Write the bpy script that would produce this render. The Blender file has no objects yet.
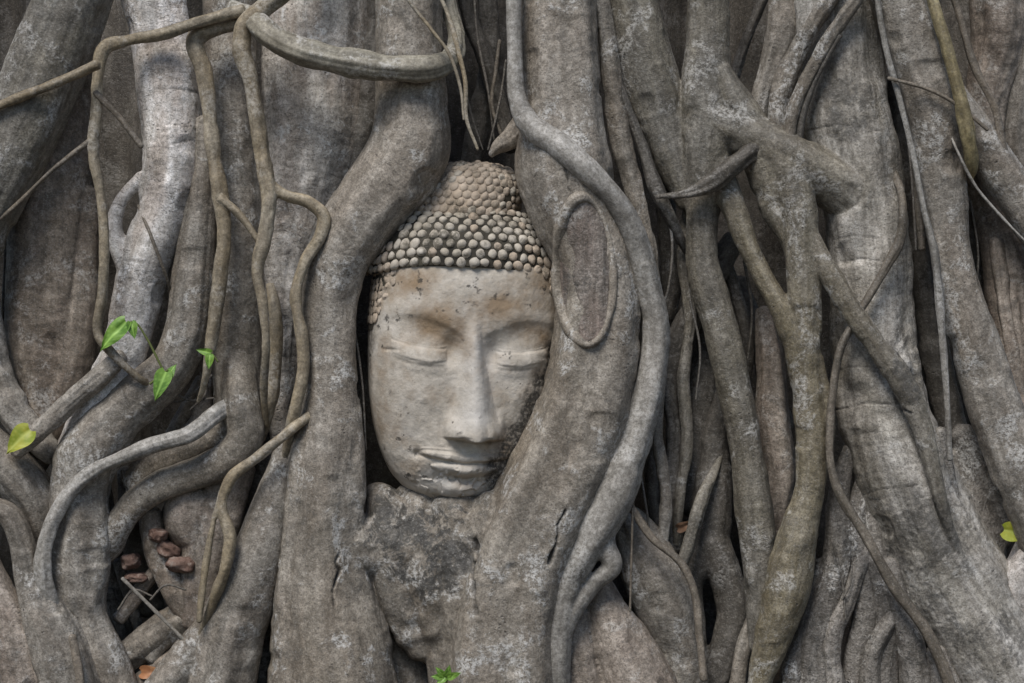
import bpy, bmesh, math, random
import numpy as np
from mathutils import Vector, kdtree

# ------------------------------------------------------------------ camera, light, exposure
sc = bpy.context.scene
COL = sc.collection
U = 0.002            # metres per photo pixel at the plane of the tree
DIST = 4.0
CZ = 0.683
cam_d = bpy.data.cameras.new("camera")
cam = bpy.data.objects.new("camera", cam_d)
COL.objects.link(cam)
cam.location = (0, -DIST, CZ)
cam.rotation_euler = (math.radians(90), 0, 0)
cam_d.sensor_width = 36.0
cam_d.lens = 36.0 * DIST / (1024 * U)
cam_d.clip_start = 0.05
cam_d.clip_end = 500
sc.camera = cam

SUN_EL, SUN_AZ = 54, -22       # degrees: height, and how far to the left of the camera axis
world = bpy.data.worlds.new("World")
sc.world = world
world.use_nodes = True
wn = world.node_tree
bg = wn.nodes["Background"]
sky = wn.nodes.new("ShaderNodeTexSky")
sky.sky_type = 'NISHITA'
sky.sun_disc = False
sky.sun_elevation = math.radians(SUN_EL)
sky.sun_rotation = math.radians(180 - SUN_AZ)
sky.air_density = 1.0
sky.dust_density = 0.9
sky.ozone_density = 0.6
wn.links.new(sky.outputs[0], bg.inputs[0])
bg.inputs[1].default_value = 0.05

sun_d = bpy.data.lights.new("sun", 'SUN')
sun_d.energy = 1.5
sun_d.angle = math.radians(26)
sun_d.color = (1.0, 0.945, 0.87)
sun = bpy.data.objects.new("sun", sun_d)
COL.objects.link(sun)
el, az = math.radians(SUN_EL), math.radians(SUN_AZ)
sdir = Vector((math.sin(az) * math.cos(el), -math.cos(az) * math.cos(el), math.sin(el)))
sun.rotation_euler = (-sdir).to_track_quat('-Z', 'Y').to_euler()
sun.location = sdir * 8

sc.view_settings.view_transform = 'Standard'
sc.view_settings.look = 'None'
sc.view_settings.gamma = 1.0
sc.view_settings.exposure = 1.15

random.seed(7)
rng = np.random.default_rng(7)

# ------------------------------------------------------------------ helpers
def P(px, py, d=0.0):
    y = -d * U
    s = (DIST + y) / DIST
    return np.array([(px - 512) * U * s, y, CZ + (341.5 - py) * U * s])

_perm = np.random.default_rng(3).permutation(256)
_perm = np.concatenate([_perm, _perm, _perm])
_val = np.random.default_rng(4).uniform(-1, 1, 256)

def vnoise(p):
    p = np.asarray(p, float)
    i = np.floor(p).astype(int)
    f = p - i
    f = f * f * f * (f * (f * 6 - 15) + 10)
    i &= 255
    x, y, z = i[..., 0], i[..., 1], i[..., 2]
    def h(a, b, c):
        return _val[_perm[_perm[_perm[(a & 255)] + (b & 255)] + (c & 255)]]
    fx, fy, fz = f[..., 0], f[..., 1], f[..., 2]
    def lerp(a, b, t):
        return a + (b - a) * t
    x00 = lerp(h(x, y, z), h(x + 1, y, z), fx)
    x10 = lerp(h(x, y + 1, z), h(x + 1, y + 1, z), fx)
    x01 = lerp(h(x, y, z + 1), h(x + 1, y, z + 1), fx)
    x11 = lerp(h(x, y + 1, z + 1), h(x + 1, y + 1, z + 1), fx)
    return lerp(lerp(x00, x10, fy), lerp(x01, x11, fy), fz)

def fbm(p, octaves=4, gain=0.5):
    p = np.asarray(p, float)
    a, t, n = 1.0, 0.0, 0.0
    for k in range(octaves):
        n = n + a * vnoise(p + 17.3 * k)
        t += a
        a *= gain
        p = p * 2.03
    return n / t

def sstep(a, b, x):
    t = np.clip((x - a) / (b - a), 0, 1)
    return t * t * (3 - 2 * t)

def catmull(pts, step=3.0):
    """smooth curve through (px, py, r, d) control points, sampled about every `step` pixels"""
    a = np.array(pts, float)
    a = np.vstack([2 * a[0] - a[1], a, 2 * a[-1] - a[-2]])
    out = []
    for i in range(1, len(a) - 2):
        p0, p1, p2, p3 = a[i - 1], a[i], a[i + 1], a[i + 2]
        n = max(2, int(np.linalg.norm((p2 - p1)[[0, 1, 3]]) / step))
        # centripetal-like damping keeps the curve from overshooting
        l1 = np.linalg.norm((p2 - p1)[:2]) + 1e-6
        l0 = np.linalg.norm((p1 - p0)[:2]) + 1e-6
        l2 = np.linalg.norm((p3 - p2)[:2]) + 1e-6
        m1 = ((p1 - p0) / l0 + (p2 - p1) / l1) * 0.5 * min(l1, 2 * l0)
        m2 = ((p2 - p1) / l1 + (p3 - p2) / l2) * 0.5 * min(l1, 2 * l2)
        for t in np.linspace(0, 1, n, endpoint=False):
            h00 = 2 * t**3 - 3 * t**2 + 1
            h10 = t**3 - 2 * t**2 + t
            h01 = -2 * t**3 + 3 * t**2
            h11 = t**3 - t**2
            out.append(h00 * p1 + h10 * m1 + h01 * p2 + h11 * m2)
    out.append(a[-2])
    o = np.array(out)
    o[:, 2] = np.maximum(o[:, 2], 0.6)
    return o

def tube(path, sides):
    """returns verts, faces and the centre-line samples (point, tangent, normal, radius, arc length)"""
    c = np.array([P(x, y, d) for x, y, r, d in path])
    rad = np.array([r * U * (DIST - d * U) / DIST for x, y, r, d in path])
    n = len(c)
    tan = np.gradient(c, axis=0)
    tan /= np.linalg.norm(tan, axis=1)[:, None] + 1e-9
    s = np.concatenate([[0], np.cumsum(np.linalg.norm(np.diff(c, axis=0), axis=1))])
    nrm = np.zeros_like(c)
    v = np.array([0, -1.0, 0])
    for i in range(n):
        v = v - tan[i] * np.dot(v, tan[i])
        v /= np.linalg.norm(v) + 1e-9
        nrm[i] = v
    bi = np.cross(tan, nrm)
    ang = np.linspace(0, 2 * math.pi, sides, endpoint=False)
    V = c[:, None, :] + rad[:, None, None] * (np.cos(ang)[None, :, None] * nrm[:, None, :] + np.sin(ang)[None, :, None] * bi[:, None, :])
    V = V.reshape(-1, 3)
    F = []
    for i in range(n - 1):
        for k in range(sides):
            k2 = (k + 1) % sides
            F.append((i * sides + k, i * sides + k2, (i + 1) * sides + k2, (i + 1) * sides + k))
    b = len(V)
    V = np.vstack([V, c[0] - tan[0] * rad[0] * 0.6, c[-1] + tan[-1] * rad[-1] * 0.6])
    for k in range(sides):
        k2 = (k + 1) % sides
        F.append((b, k2, k))
        F.append((b + 1, (n - 1) * sides + k, (n - 1) * sides + k2))
    return V, F, (c, tan, nrm, bi, rad, s)

def mesh_from(name, V, F, mat=None, smooth=True):
    me = bpy.data.meshes.new(name)
    me.from_pydata([tuple(map(float, v)) for v in V], [], F)
    me.update()
    if smooth:
        me.polygons.foreach_set("use_smooth", [True] * len(me.polygons))
    if mat:
        me.materials.append(mat)
    return me

def link(name, me, parent=None):
    o = bpy.data.objects.new(name, me)
    COL.objects.link(o)
    if parent is not None:
        o.parent = parent
        o.matrix_parent_inverse.identity()
        o.location = -Vector(parent.location)
    return o

def tag(o, label=None, cat=None, group=None, kind=None):
    if label: o['label'] = label
    if cat: o['category'] = cat
    if group: o['group'] = group
    if kind: o['kind'] = kind
    return o

def remeshed(V, F, voxel, smooth_it=6):
    me = mesh_from("raw", V, F, smooth=False)
    o = bpy.data.objects.new("raw", me)
    COL.objects.link(o)
    m = o.modifiers.new("r", 'REMESH')
    m.mode = 'VOXEL'
    m.voxel_size = voxel
    m.adaptivity = 0
    if smooth_it:
        k = o.modifiers.new("s", 'SMOOTH')
        k.iterations = smooth_it
        k.factor = 0.5
    dg = bpy.context.evaluated_depsgraph_get()
    dg.update()
    res = bpy.data.meshes.new_from_object(o.evaluated_get(dg))
    bpy.data.objects.remove(o)
    bpy.data.meshes.remove(me)
    return res

def coords(me):
    a = np.empty(len(me.vertices) * 3)
    me.vertices.foreach_get("co", a)
    return a.reshape(-1, 3)

def normals(me):
    a = np.empty(len(me.vertices) * 3)
    me.vertices.foreach_get("normal", a)
    return a.reshape(-1, 3)

def set_attr(me, name, data, kind='FLOAT_VECTOR'):
    at = me.attributes.new(name, kind, 'POINT')
    at.data.foreach_set("vector" if kind == 'FLOAT_VECTOR' else "value", np.asarray(data, np.float32).ravel())

_root_no = [0]

def root_mesh(paths, mat, voxel=0.0035, smooth_it=6, rough=1.0, lobe=1.0, ext=True, cracks=(), rings=0.0, tints=None, patches=(), fairs=None):
    """fuse the given paths [(px,py,r,d)...] into ONE bark-covered mesh"""
    _root_no[0] += 1
    off = _root_no[0] * 3.71
    Vs, Fs, cl = [], [], []
    nb = 0
    for p in paths:
        p = [tuple(map(float, q)) for q in p]
        if ext:
            for end in (0, -1):
                q = p[end]
                nx = p[1] if end == 0 else p[-2]
                dx, dy = q[0] - nx[0], q[1] - nx[1]
                L = math.hypot(dx, dy) + 1e-6
                out = None
                if q[1] < 0: out = 260
                elif q[0] < -4 or q[0] > 1024: out = 120
                if out:
                    e = (q[0] + dx / L * out * (0.45 if q[1] < 0 else 1), q[1] + dy / L * out, q[2] * 1.04, q[3] - 6)
                    if end == 0: p = [e] + p
                    else: p = p + [e]
        path = catmull(p)
        rmax = path[:, 2].max()
        V, F, c = tube(path, 12 if rmax < 9 else 20 if rmax < 25 else 32)
        Vs.append(V)
        Fs += [tuple(i + nb for i in f) for f in F]
        nb += len(V)
        cl.append(c)
    me = remeshed(np.vstack(Vs), Fs, voxel, smooth_it)
    C = np.vstack([c[0] for c in cl]); T = np.vstack([c[1] for c in cl])
    N = np.vstack([c[2] for c in cl]); B = np.vstack([c[3] for c in cl])
    TI = np.concatenate([np.interp(np.linspace(0, 1, len(c[0])), np.linspace(0, 1, len(np.atleast_1d(tints[i]))), np.atleast_1d(tints[i])) if tints else np.zeros(len(c[0])) for i, c in enumerate(cl)])
    R = np.concatenate([c[4] for c in cl]); S = np.concatenate([c[5] + 1.3 * i for i, c in enumerate(cl)])
    co = coords(me)
    best = np.full(len(co), 1e9)
    idx = np.zeros(len(co), int)
    base_i = 0
    for c in cl:                       # nearest centre line, measured in units of its own radius
        n_c = len(c[0])
        kd = kdtree.KDTree(n_c)
        for i_, p_ in enumerate(c[0]):
            kd.insert(p_, i_)
        kd.balance()
        lo_, hi_ = c[0].min(0) - 2.2 * c[4].max(), c[0].max(0) + 2.2 * c[4].max()
        near = range(len(co)) if len(cl) == 1 else np.nonzero(np.all((co > lo_) & (co < hi_), 1))[0]
        for i_ in near:
            _, q_, ds_ = kd.find(co[i_])
            ds_ /= c[4][q_]
            if ds_ < best[i_]:
                best[i_] = ds_; idx[i_] = base_i + q_
        base_i += n_c
    dv = co - C[idx]
    al = np.einsum('ij,ij->i', dv, T[idx])
    a = np.einsum('ij,ij->i', dv, N[idx]); b = np.einsum('ij,ij->i', dv, B[idx])
    s = S[idx] + al
    r = R[idx]
    bark = np.stack([a + off, b, s], 1)
    nr = normals(me)
    q = np.stack([a / r * 1.7 + off, b / r * 1.7, s / (r * 5 + 0.05) + off], 1)
    disp = lobe * 0.13 * r * vnoise(q)
    q2 = np.stack([a / r * 4 + off, b / r * 4, s / (r * 6 + 0.06)], 1)
    disp += lobe * 0.045 * r * vnoise(q2)
    k = np.minimum(1, r / (22 * U))
    ed = np.empty(len(me.edges) * 2, int); me.edges.foreach_get('vertices', ed); ed = ed.reshape(-1, 2)
    deg = np.maximum(np.bincount(ed.ravel(), minlength=len(co)), 1)
    def relax(v, n):
        for _ in range(n):
            v = 0.5 * v + 0.5 * (np.bincount(ed[:, 0], v[ed[:, 1]], len(co)) + np.bincount(ed[:, 1], v[ed[:, 0]], len(co))) / deg
        return v
    if len(cl) > 1:
        disp = relax(disp, 30)
        k = relax(k, 12)
    disp += rough * k * 1.7 * U * fbm(co * 12 + off, 2)
    disp += rough * np.minimum(1, r / (14 * U)) * 0.5 * U * fbm(co * 50 + off, 3)
    # swollen rings and grooves across the root
    g = vnoise(np.stack([a * 5 + off, b * 5, s * 34], 1))
    msk = sstep(0.0, 0.5, vnoise(co * 5 + off * 2) + rings)
    ringd = k * msk * (0.2 + 1.6 * rings) * U * g
    g2 = vnoise(np.stack([a * 3 + off, b * 3, s * 60 + 9], 1))
    ringd -= k * msk * (0.25 + 2.0 * rings) * U * np.clip(1 - np.abs(g2) / 0.14, 0, 1) * rough
    disp += relax(ringd, 3) if len(cl) > 1 else ringd
    # lumps, knots and hollows
    lump = fbm(co * 24 + off * 1.7, 2)
    disp += rough * k * 2.6 * U * np.clip(lump - 0.25, 0, 1)
    hol = vnoise(co * 17 + off * 2.9)
    disp -= rough * k * 2.4 * U * sstep(0.55, 0.85, hol)
    lich = np.zeros(len(co))
    for (px, py, rx, ry, am) in patches:
        c0 = P(px, py, 60)
        q0 = ((co[:, 0] - c0[0]) / (rx * U)) ** 2 + ((co[:, 2] - c0[2]) / (ry * U)) ** 2
        lich = np.maximum(lich, am * (1 - sstep(0.35, 1.25, q0 + 0.9 * fbm(co * 30, 4))))
    disp += lich * (0.9 * fbm(co * 55 + 4, 3) + 0.9 * fbm(co * 130, 2)) * U
    ti = TI[idx]
    fa = np.zeros(len(co))
    if fairs:
        assert len(fairs) == len(cl), (len(fairs), len(cl))
        fa = np.concatenate([np.interp(np.linspace(0, 1, len(c[0])), np.linspace(0, 1, len(np.atleast_1d(fairs[i]))), np.atleast_1d(fairs[i])) for i, c in enumerate(cl)])[idx]
    if tints:
        ti = relax(ti, 26)
        if fairs: fa = relax(fa, 26)
    if R.max() < 15 * U:
        disp += r * (0.09 * vnoise(np.stack([s * 26 + off, s * 0, s * 0 + off], 1)) + 0.08 * vnoise(np.stack([a / r * 1.2, b / r * 1.2, s * 40], 1)))
    crack = np.zeros(len(co))
    for cr in cracks:        # (polyline in photo px, half width px, depth px)
        pl, hw, dp = cr
        pp = np.array([P(x, y, 60)[[0, 2]] for x, y in pl])
        best = np.full(len(co), 9.0)
        wob = (2.2 * fbm(co * 40, 3) + 1.0 * fbm(co * 110 + 3, 2)) * U * min(1, hw / 3.2)
        for i in range(len(pp) - 1):
            p1, p2 = pp[i], pp[i + 1]
            e = p2 - p1
            t = np.clip(((co[:, [0, 2]] - p1) @ e) / (e @ e), 0, 1)
            dd = np.linalg.norm(co[:, [0, 2]] - p1 - t[:, None] * e, axis=1)
            best = np.minimum(best, dd)
        best = best + wob
        best[nr[:, 1] > 0] = 9
        m = (1 - sstep(0.3 * hw * U, hw * U, best)) * np.clip(hw / 2.3, 0.5, 1) * np.clip(0.8 + 0.9 * fbm(co * 22 + 8, 2), 0.1, 1)
        disp -= m * dp * U
        crack = np.maximum(crack, m)
    co = co + nr * disp[:, None]
    me.vertices.foreach_set("co", co.ravel())
    set_attr(me, "bark", bark)
    set_attr(me, "crack", crack, 'FLOAT')
    set_attr(me, "lichen", lich, 'FLOAT')
    set_attr(me, "tint", ti, 'FLOAT')
    set_attr(me, "fair", fa, 'FLOAT')
    tone = np.full(len(co), np.random.default_rng(_root_no[0]).uniform(-1, 1)) * (0.3 if len(cl) > 4 else 0.8) + 1.3 * fbm(co * np.array([3.2, 3.2, 1.6]) + 60, 2)
    set_attr(me, "tone", np.clip(tone, -1, 1), 'FLOAT')
    me.polygons.foreach_set("use_smooth", [True] * len(me.polygons))
    me.materials.clear()
    me.materials.append(mat)
    me.update()
    return me

# ------------------------------------------------------------------ materials
def new_mat(name):
    m = bpy.data.materials.new(name)
    m.use_nodes = True
    nt = m.node_tree
    b = nt.nodes["Principled BSDF"]
    b.inputs["Roughness"].default_value = 0.85
    b.inputs["Specular IOR Level"].default_value = 0.25
    return m, nt, b

class G:
    """small node-graph writer"""
    def __init__(s, nt): s.nt = nt
    def n(s, t, **kw):
        x = s.nt.nodes.new(t)
        for k, v in kw.items(): setattr(x, k, v)
        return x
    def put(s, sock, v):
        if hasattr(v, 'is_output'): s.nt.links.new(v, sock)
        else: sock.default_value = v
    def math(s, op, a, b=0.0, c=0.0, clamp=False):
        x = s.n('ShaderNodeMath', operation=op, use_clamp=clamp)
        s.put(x.inputs[0], a); s.put(x.inputs[1], b); s.put(x.inputs[2], c)
        return x.outputs[0]
    def noise(s, vec, scale, detail=4, rough=0.55, dist=0.0):
        x = s.n('ShaderNodeTexNoise')
        s.put(x.inputs['Vector'], vec)
        x.inputs['Scale'].default_value = scale
        x.inputs['Detail'].default_value = detail
        x.inputs['Roughness'].default_value = rough
        x.inputs['Distortion'].default_value = dist
        return x.outputs[0]
    def voro(s, vec, scale, feature='F1'):
        x = s.n('ShaderNodeTexVoronoi', feature=feature)
        s.put(x.inputs['Vector'], vec)
        x.inputs['Scale'].default_value = scale
        return x.outputs['Distance']
    def vmul(s, vec, k):
        x = s.n('ShaderNodeVectorMath', operation='MULTIPLY')
        s.put(x.inputs[0], vec); x.inputs[1].default_value = k
        return x.outputs[0]
    def vadd(s, vec, k):
        x = s.n('ShaderNodeVectorMath', operation='ADD')
        s.put(x.inputs[0], vec); s.put(x.inputs[1], k)
        return x.outputs[0]
    def ramp(s, v, a, b, lo=0.0, hi=1.0):
        x = s.n('ShaderNodeMapRange', interpolation_type='SMOOTHSTEP')
        s.put(x.inputs[0], v)
        x.inputs[1].default_value = a; x.inputs[2].default_value = b
        x.inputs[3].default_value = lo; x.inputs[4].default_value = hi
        return x.outputs[0]
    def mix(s, f, a, b, mode='MIX'):
        x = s.n('ShaderNodeMix', data_type='RGBA', blend_type=mode)
        s.put(x.inputs[0], f)
        for sock, v in ((x.inputs[6], a), (x.inputs[7], b)):
            s.put(sock, v if hasattr(v, 'is_output') else (*v, 1.0) if len(v) == 3 else v)
        return x.outputs[2]
    def attr(s, name):
        x = s.n('ShaderNodeAttribute'); x.attribute_name = name
        return x
    def geo(s):
        return s.n('ShaderNodeNewGeometry').outputs['Position']

def bark_mat(name, A, B, pale=(0.47, 0.465, 0.45), pale_amt=0.5, dark=(0.05, 0.047, 0.042), dark_amt=0.45,
             streak=0.5, ring=0.6, tint=None, tint_amt=0.0, bump=1.0, mot=1.0, speck=1.0, sub=(0.215, 0.182, 0.112)):
    m, nt, b = new_mat(name)
    g = G(nt)
    pos = g.geo()
    bk = g.attr('bark').outputs['Vector']
    lich = g.attr('lichen').outputs['Fac']
    big = g.noise(pos, 7, 4, 0.62)
    base = g.mix(g.ramp(big, 0.36, 0.64), A, B)
    base = g.mix(g.attr('fair').outputs['Fac'], base, g.mix(g.ramp(big, 0.36, 0.64), (0.35, 0.337, 0.315), (0.49, 0.475, 0.453)))
    if tint:
        base = g.mix(g.math('MULTIPLY', g.ramp(g.noise(g.vadd(g.vmul(bk, (1, 1, 0.35)), (5, 3, 1)), 16, 3, 0.6), 0.42, 0.62), tint_amt), base, tint)
    tn = g.attr('tone').outputs['Fac']
    base = g.mix(g.ramp(tn, 0, 1, 0, 1), base, g.mix(1.0, base, (1.26, 1.25, 1.25), 'MULTIPLY'))
    base = g.mix(g.ramp(tn, 0, -1, 0, 1), base, g.mix(1.0, base, (0.87, 0.84, 0.79), 'MULTIPLY'))
    st = g.noise(g.vmul(bk, (1, 1, 0.09)), 85, 4, 0.65)          # long fibres
    ti = g.attr('tint').outputs['Fac']
    base = g.mix(g.math('MULTIPLY', ti, g.ramp(st, 0.3, 0.62, 0.35, 1.0)), base, sub)
    base = g.mix(g.math('MULTIPLY', g.ramp(st, 0.35, 0.7), streak), base, g.mix(1.0, base, (0.5, 0.49, 0.47), 'MULTIPLY'))
    mt = g.noise(g.vmul(bk, (0.9, 0.9, 1)), 56, 5, 0.74, 0.2)          # mottled bark
    lo = 1 - 0.24 * mot
    base = g.mix(g.ramp(mt, 0.36, 0.66), g.mix(1.0, base, (lo, lo * 0.985, lo * 0.96), 'MULTIPLY'), g.mix(1.0, base, (1.2, 1.2, 1.2), 'MULTIPLY'))
    vs = g.noise(g.vadd(g.vmul(bk, (1, 1, 0.16)), (2.7, 8.1, 0)), 26, 3, 0.6)   # long soft streaks
    base = g.mix(g.ramp(vs, 0.38, 0.62), g.mix(1.0, base, (0.80, 0.785, 0.765), 'MULTIPLY'), g.mix(1.0, base, (1.14, 1.14, 1.14), 'MULTIPLY'))
    fine = g.noise(pos, 130, 4, 0.72)
    med = g.noise(g.vadd(pos, (3.1, 1.7, 8.2)), 10, 6, 0.74, 0.4)
    # pale flaking lichen and dark algae
    pl = g.math('MULTIPLY', g.ramp(g.math('MULTIPLY_ADD', lich, 0.03, med), 0.53, 0.62), g.ramp(fine, 0.38, 0.54))
    base = g.mix(g.math('MULTIPLY', pl, pale_amt), base, pale)
    md = g.noise(g.vadd(pos, (9.4, 2.2, 4.6)), 12, 6, 0.75, 0.5)
    dk = g.math('MULTIPLY', g.ramp(g.math('MULTIPLY_ADD', lich, 0.14, md), 0.55, 0.64), g.ramp(g.math('MULTIPLY_ADD', lich, 0.05, mt), 0.38, 0.54))
    base = g.mix(g.math('MULTIPLY', dk, g.math('MAXIMUM', lich, dark_amt)), base, dark)
    # cross wrinkles, broken and uneven
    wr = g.noise(g.vmul(bk, (0.16, 0.16, 1)), 70, 4, 0.62, 0.6)
    line = g.ramp(g.math('ABSOLUTE', g.math('SUBTRACT', wr, 0.5)), 0.0, 0.022, 1.0, 0.0)
    line = g.math('MULTIPLY', line, g.ramp(g.noise(g.vadd(pos, (1.3, 6.1, 2.9)), 11, 3, 0.65), 0.5, 0.6))
    base = g.mix(g.math('MULTIPLY', line, ring * 0.7), base, (0.05, 0.046, 0.042))
    # pores and pits
    pit = g.ramp(g.voro(g.vmul(bk, (1, 1, 1.5)), 78), 0.08, 0.3, 1.0, 0.0)
    pit = g.math('MULTIPLY', pit, g.ramp(md, 0.44, 0.36))
    base = g.mix(g.math('MULTIPLY', pit, 0.75 * speck), base, (0.05, 0.045, 0.04))
    vf = g.noise(pos, 300, 2, 0.7)
    base = g.mix(g.ramp(fine, 0.36, 0.64), g.mix(1.0, base, (0.76, 0.75, 0.73), 'MULTIPLY'), g.mix(1.0, base, (1.2, 1.2, 1.2), 'MULTIPLY'))
    base = g.mix(g.ramp(vf, 0.53, 0.66, 0, 0.55 * speck), base, (0.05, 0.046, 0.042))
    base = g.mix(g.ramp(vf, 0.44, 0.3, 0, 0.22 * speck), base, (0.5, 0.49, 0.47))
    base = g.mix(g.attr('crack').outputs['Fac'], base, (0.02, 0.017, 0.014))
    nt.links.new(base, b.inputs['Base Color'])
    b.inputs['Specular IOR Level'].default_value = 0.5
    nt.links.new(g.ramp(mt, 0.35, 0.65, 0.72, 0.5), b.inputs['Roughness'])
    h = g.math('MULTIPLY_ADD', fine, 0.55, g.math('MULTIPLY', mt, 0.8))
    h = g.math('MULTIPLY_ADD', st, 0.35 * streak + 0.1, h)
    h = g.math('MULTIPLY_ADD', line, -0.4 * ring, h)
    h = g.math('MULTIPLY_ADD', pit, -0.55 * speck, h)
    h = g.math('MULTIPLY_ADD', pl, 0.3 * pale_amt, h)
    bp = g.n('ShaderNodeBump')
    bp.inputs['Strength'].default_value = min(1.0, 0.5 * bump)
    bp.inputs['Distance'].default_value = 0.006 * max(1.0, bump)
    nt.links.new(h, bp.inputs['Height'])
    nt.links.new(bp.outputs[0], b.inputs['Normal'])
    return m

M = {}
M['grey'] = bark_mat('grey_bark', (0.195, 0.18, 0.158), (0.295, 0.277, 0.25), pale_amt=0.65, ring=0.5, tint=(0.185, 0.15, 0.115), tint_amt=0.4)
M['slate'] = bark_mat('slate_bark', (0.15, 0.142, 0.125), (0.225, 0.213, 0.19), pale_amt=0.5, ring=0.4, streak=0.8, mot=0.75, tint=(0.165, 0.145, 0.10), tint_amt=0.4)
M['main'] = bark_mat('main_bark', (0.23, 0.21, 0.183), (0.32, 0.297, 0.265), pale_amt=0.75, dark_amt=0.5, ring=0.4, streak=0.25, tint=(0.21, 0.17, 0.13), tint_amt=0.35)
M['core'] = bark_mat('shaded_core_bark', (0.07, 0.06, 0.05), (0.12, 0.108, 0.092), pale_amt=0.15, dark_amt=0.6, ring=0.3)  # trunk bark coloured extra dark, painting in the shade deep behind the roots
M['pale'] = bark_mat('pale_bark', (0.47, 0.46, 0.455), (0.64, 0.635, 0.63), pale=(0.68, 0.68, 0.69), pale_amt=0.8, dark_amt=0.5, streak=0.15, ring=0.9, mot=0.5,
                     tint=(0.25, 0.18, 0.13), tint_amt=0.4)
M['fair'] = bark_mat('fair_bark', (0.34, 0.322, 0.30), (0.50, 0.483, 0.46), pale=(0.55, 0.55, 0.54), pale_amt=0.8, dark_amt=0.6, streak=0.2, ring=0.8,
                     tint=(0.22, 0.165, 0.12), tint_amt=0.4)
M['brown'] = bark_mat('brown_bark', (0.20, 0.172, 0.145), (0.30, 0.264, 0.23), pale_amt=0.4, dark_amt=0.5, streak=0.5, ring=0.4,
                      tint=(0.15, 0.105, 0.08), tint_amt=0.35)
M['dim'] = bark_mat('shade_toned_bark', (0.085, 0.078, 0.068), (0.145, 0.134, 0.12), pale_amt=0.25, dark_amt=0.4, ring=0.4)  # bark colour lowered so the set-back roots look shaded in the gaps
M['vine'] = bark_mat('vine_bark', (0.225, 0.195, 0.145), (0.30, 0.27, 0.215), pale_amt=0.3, dark_amt=0.25, streak=0.35, ring=0.3,
                     tint=(0.22, 0.165, 0.085), tint_amt=0.45, bump=0.5, speck=0.6)
M['vine_grey'] = bark_mat('grey_vine_bark', (0.21, 0.203, 0.188), (0.29, 0.283, 0.268), pale_amt=0.4, dark_amt=0.25, streak=0.4, ring=0.3, bump=0.5, speck=0.7)
M['vine_olive'] = bark_mat('olive_vine_bark', (0.225, 0.212, 0.172), (0.305, 0.29, 0.245), pale_amt=0.5, dark_amt=0.2, streak=0.4, ring=0.3, bump=0.5, speck=0.6, mot=0.6)
M['twig'] = bark_mat('twig_bark', (0.11, 0.095, 0.075), (0.18, 0.155, 0.125), pale_amt=0.1, dark_amt=0.2, streak=0.4, ring=0.2, bump=0.4)
M['yellow'] = bark_mat('yellow_bark', (0.25, 0.21, 0.11), (0.32, 0.275, 0.16), pale_amt=0.15, dark_amt=0.2, streak=0.6, ring=0.2, bump=0.5, speck=0.6)
M['rough'] = bark_mat('rough_bark', (0.16, 0.148, 0.135), (0.29, 0.275, 0.255), pale=(0.52, 0.51, 0.49), pale_amt=0.9, dark_amt=0.9, streak=0.2, ring=0.3, bump=1.5, speck=1.2)
M['scar'] = bark_mat('scar_wood', (0.175, 0.148, 0.13), (0.265, 0.235, 0.21), pale_amt=0.3, dark_amt=0.7, streak=0.9, ring=0.1,
                     tint=(0.18, 0.125, 0.10), tint_amt=0.45, bump=1.2)

# ------------------------------------------------------------------ ground
m, nt, b = new_mat('soil')
g = G(nt); pos = g.geo()
c = g.mix(g.ramp(g.noise(pos, 9, 8, 0.7), 0.35, 0.65), (0.045, 0.034, 0.024), (0.11, 0.085, 0.06))
c = g.mix(g.ramp(g.noise(pos, 60, 5, 0.7), 0.55, 0.68), c, (0.17, 0.115, 0.065))
nt.links.new(c, b.inputs['Base Color'])
bp = g.n('ShaderNodeBump'); bp.inputs['Distance'].default_value = 0.02
nt.links.new(g.noise(pos, 45, 8, 0.7), bp.inputs['Height']); nt.links.new(bp.outputs[0], b.inputs['Normal'])
M['soil'] = m
n = 90
gx = np.sign(np.linspace(-1, 1, n)) * np.abs(np.linspace(-1, 1, n)) ** 4 * 120
XX, YY = np.meshgrid(gx, gx)
ZZ = 0.02 * fbm(np.stack([XX * 3, YY * 3, XX * 0], -1), 4) - 0.012
V = np.stack([XX, YY, ZZ], -1).reshape(-1, 3)
F = [(j * n + i, j * n + i + 1, (j + 1) * n + i + 1, (j + 1) * n + i) for j in range(n - 1) for i in range(n - 1)]
tag(link('ground', mesh_from('ground', V, F, M['soil'])), kind='structure')

# ------------------------------------------------------------------ the tree
tree = bpy.data.objects.new('banyan_tree', None)
tree.location = (0, 0.3, 0)
COL.objects.link(tree)
tag(tree, 'huge grey banyan tree whose tangled roots grip the stone head on both sides', 'tree')

# trunk behind the roots: thick body, fluted, closed at the back
nz, na = 150, 420
zz = np.linspace(-0.08, 2.5, nz)
aa = np.linspace(0, 2 * math.pi, na, endpoint=False)
AA, Z2 = np.meshgrid(aa, zz)
ex, ey = 1.75, 1.2
ca, sa = np.cos(AA), np.sin(AA)
X = ex * np.sign(ca) * np.abs(ca) ** 0.55
Y = 1.2 + 0.36 + ey * np.sign(sa) * np.abs(sa) ** 0.55
nx = fbm(np.stack([X * 7, Y * 7, Z2 * 1.3], -1), 3) * 0.12 + fbm(np.stack([X * 20, Y * 20, Z2 * 3], -1), 3) * 0.04
flare = 0.10 * np.exp(-np.maximum(Z2, 0) / 0.25)
X = X + ca * (nx + flare); Y = Y + sa * (nx + flare * 0.6)
V = np.stack([X, Y, Z2], -1).reshape(-1, 3)
F = [(j * na + i, j * na + (i + 1) % na, (j + 1) * na + (i + 1) % na, (j + 1) * na + i) for j in range(nz - 1) for i in range(na)]
F.append(tuple((nz - 1) * na + i for i in range(na)))
me = mesh_from('trunk', V, F, M['core'])
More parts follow.
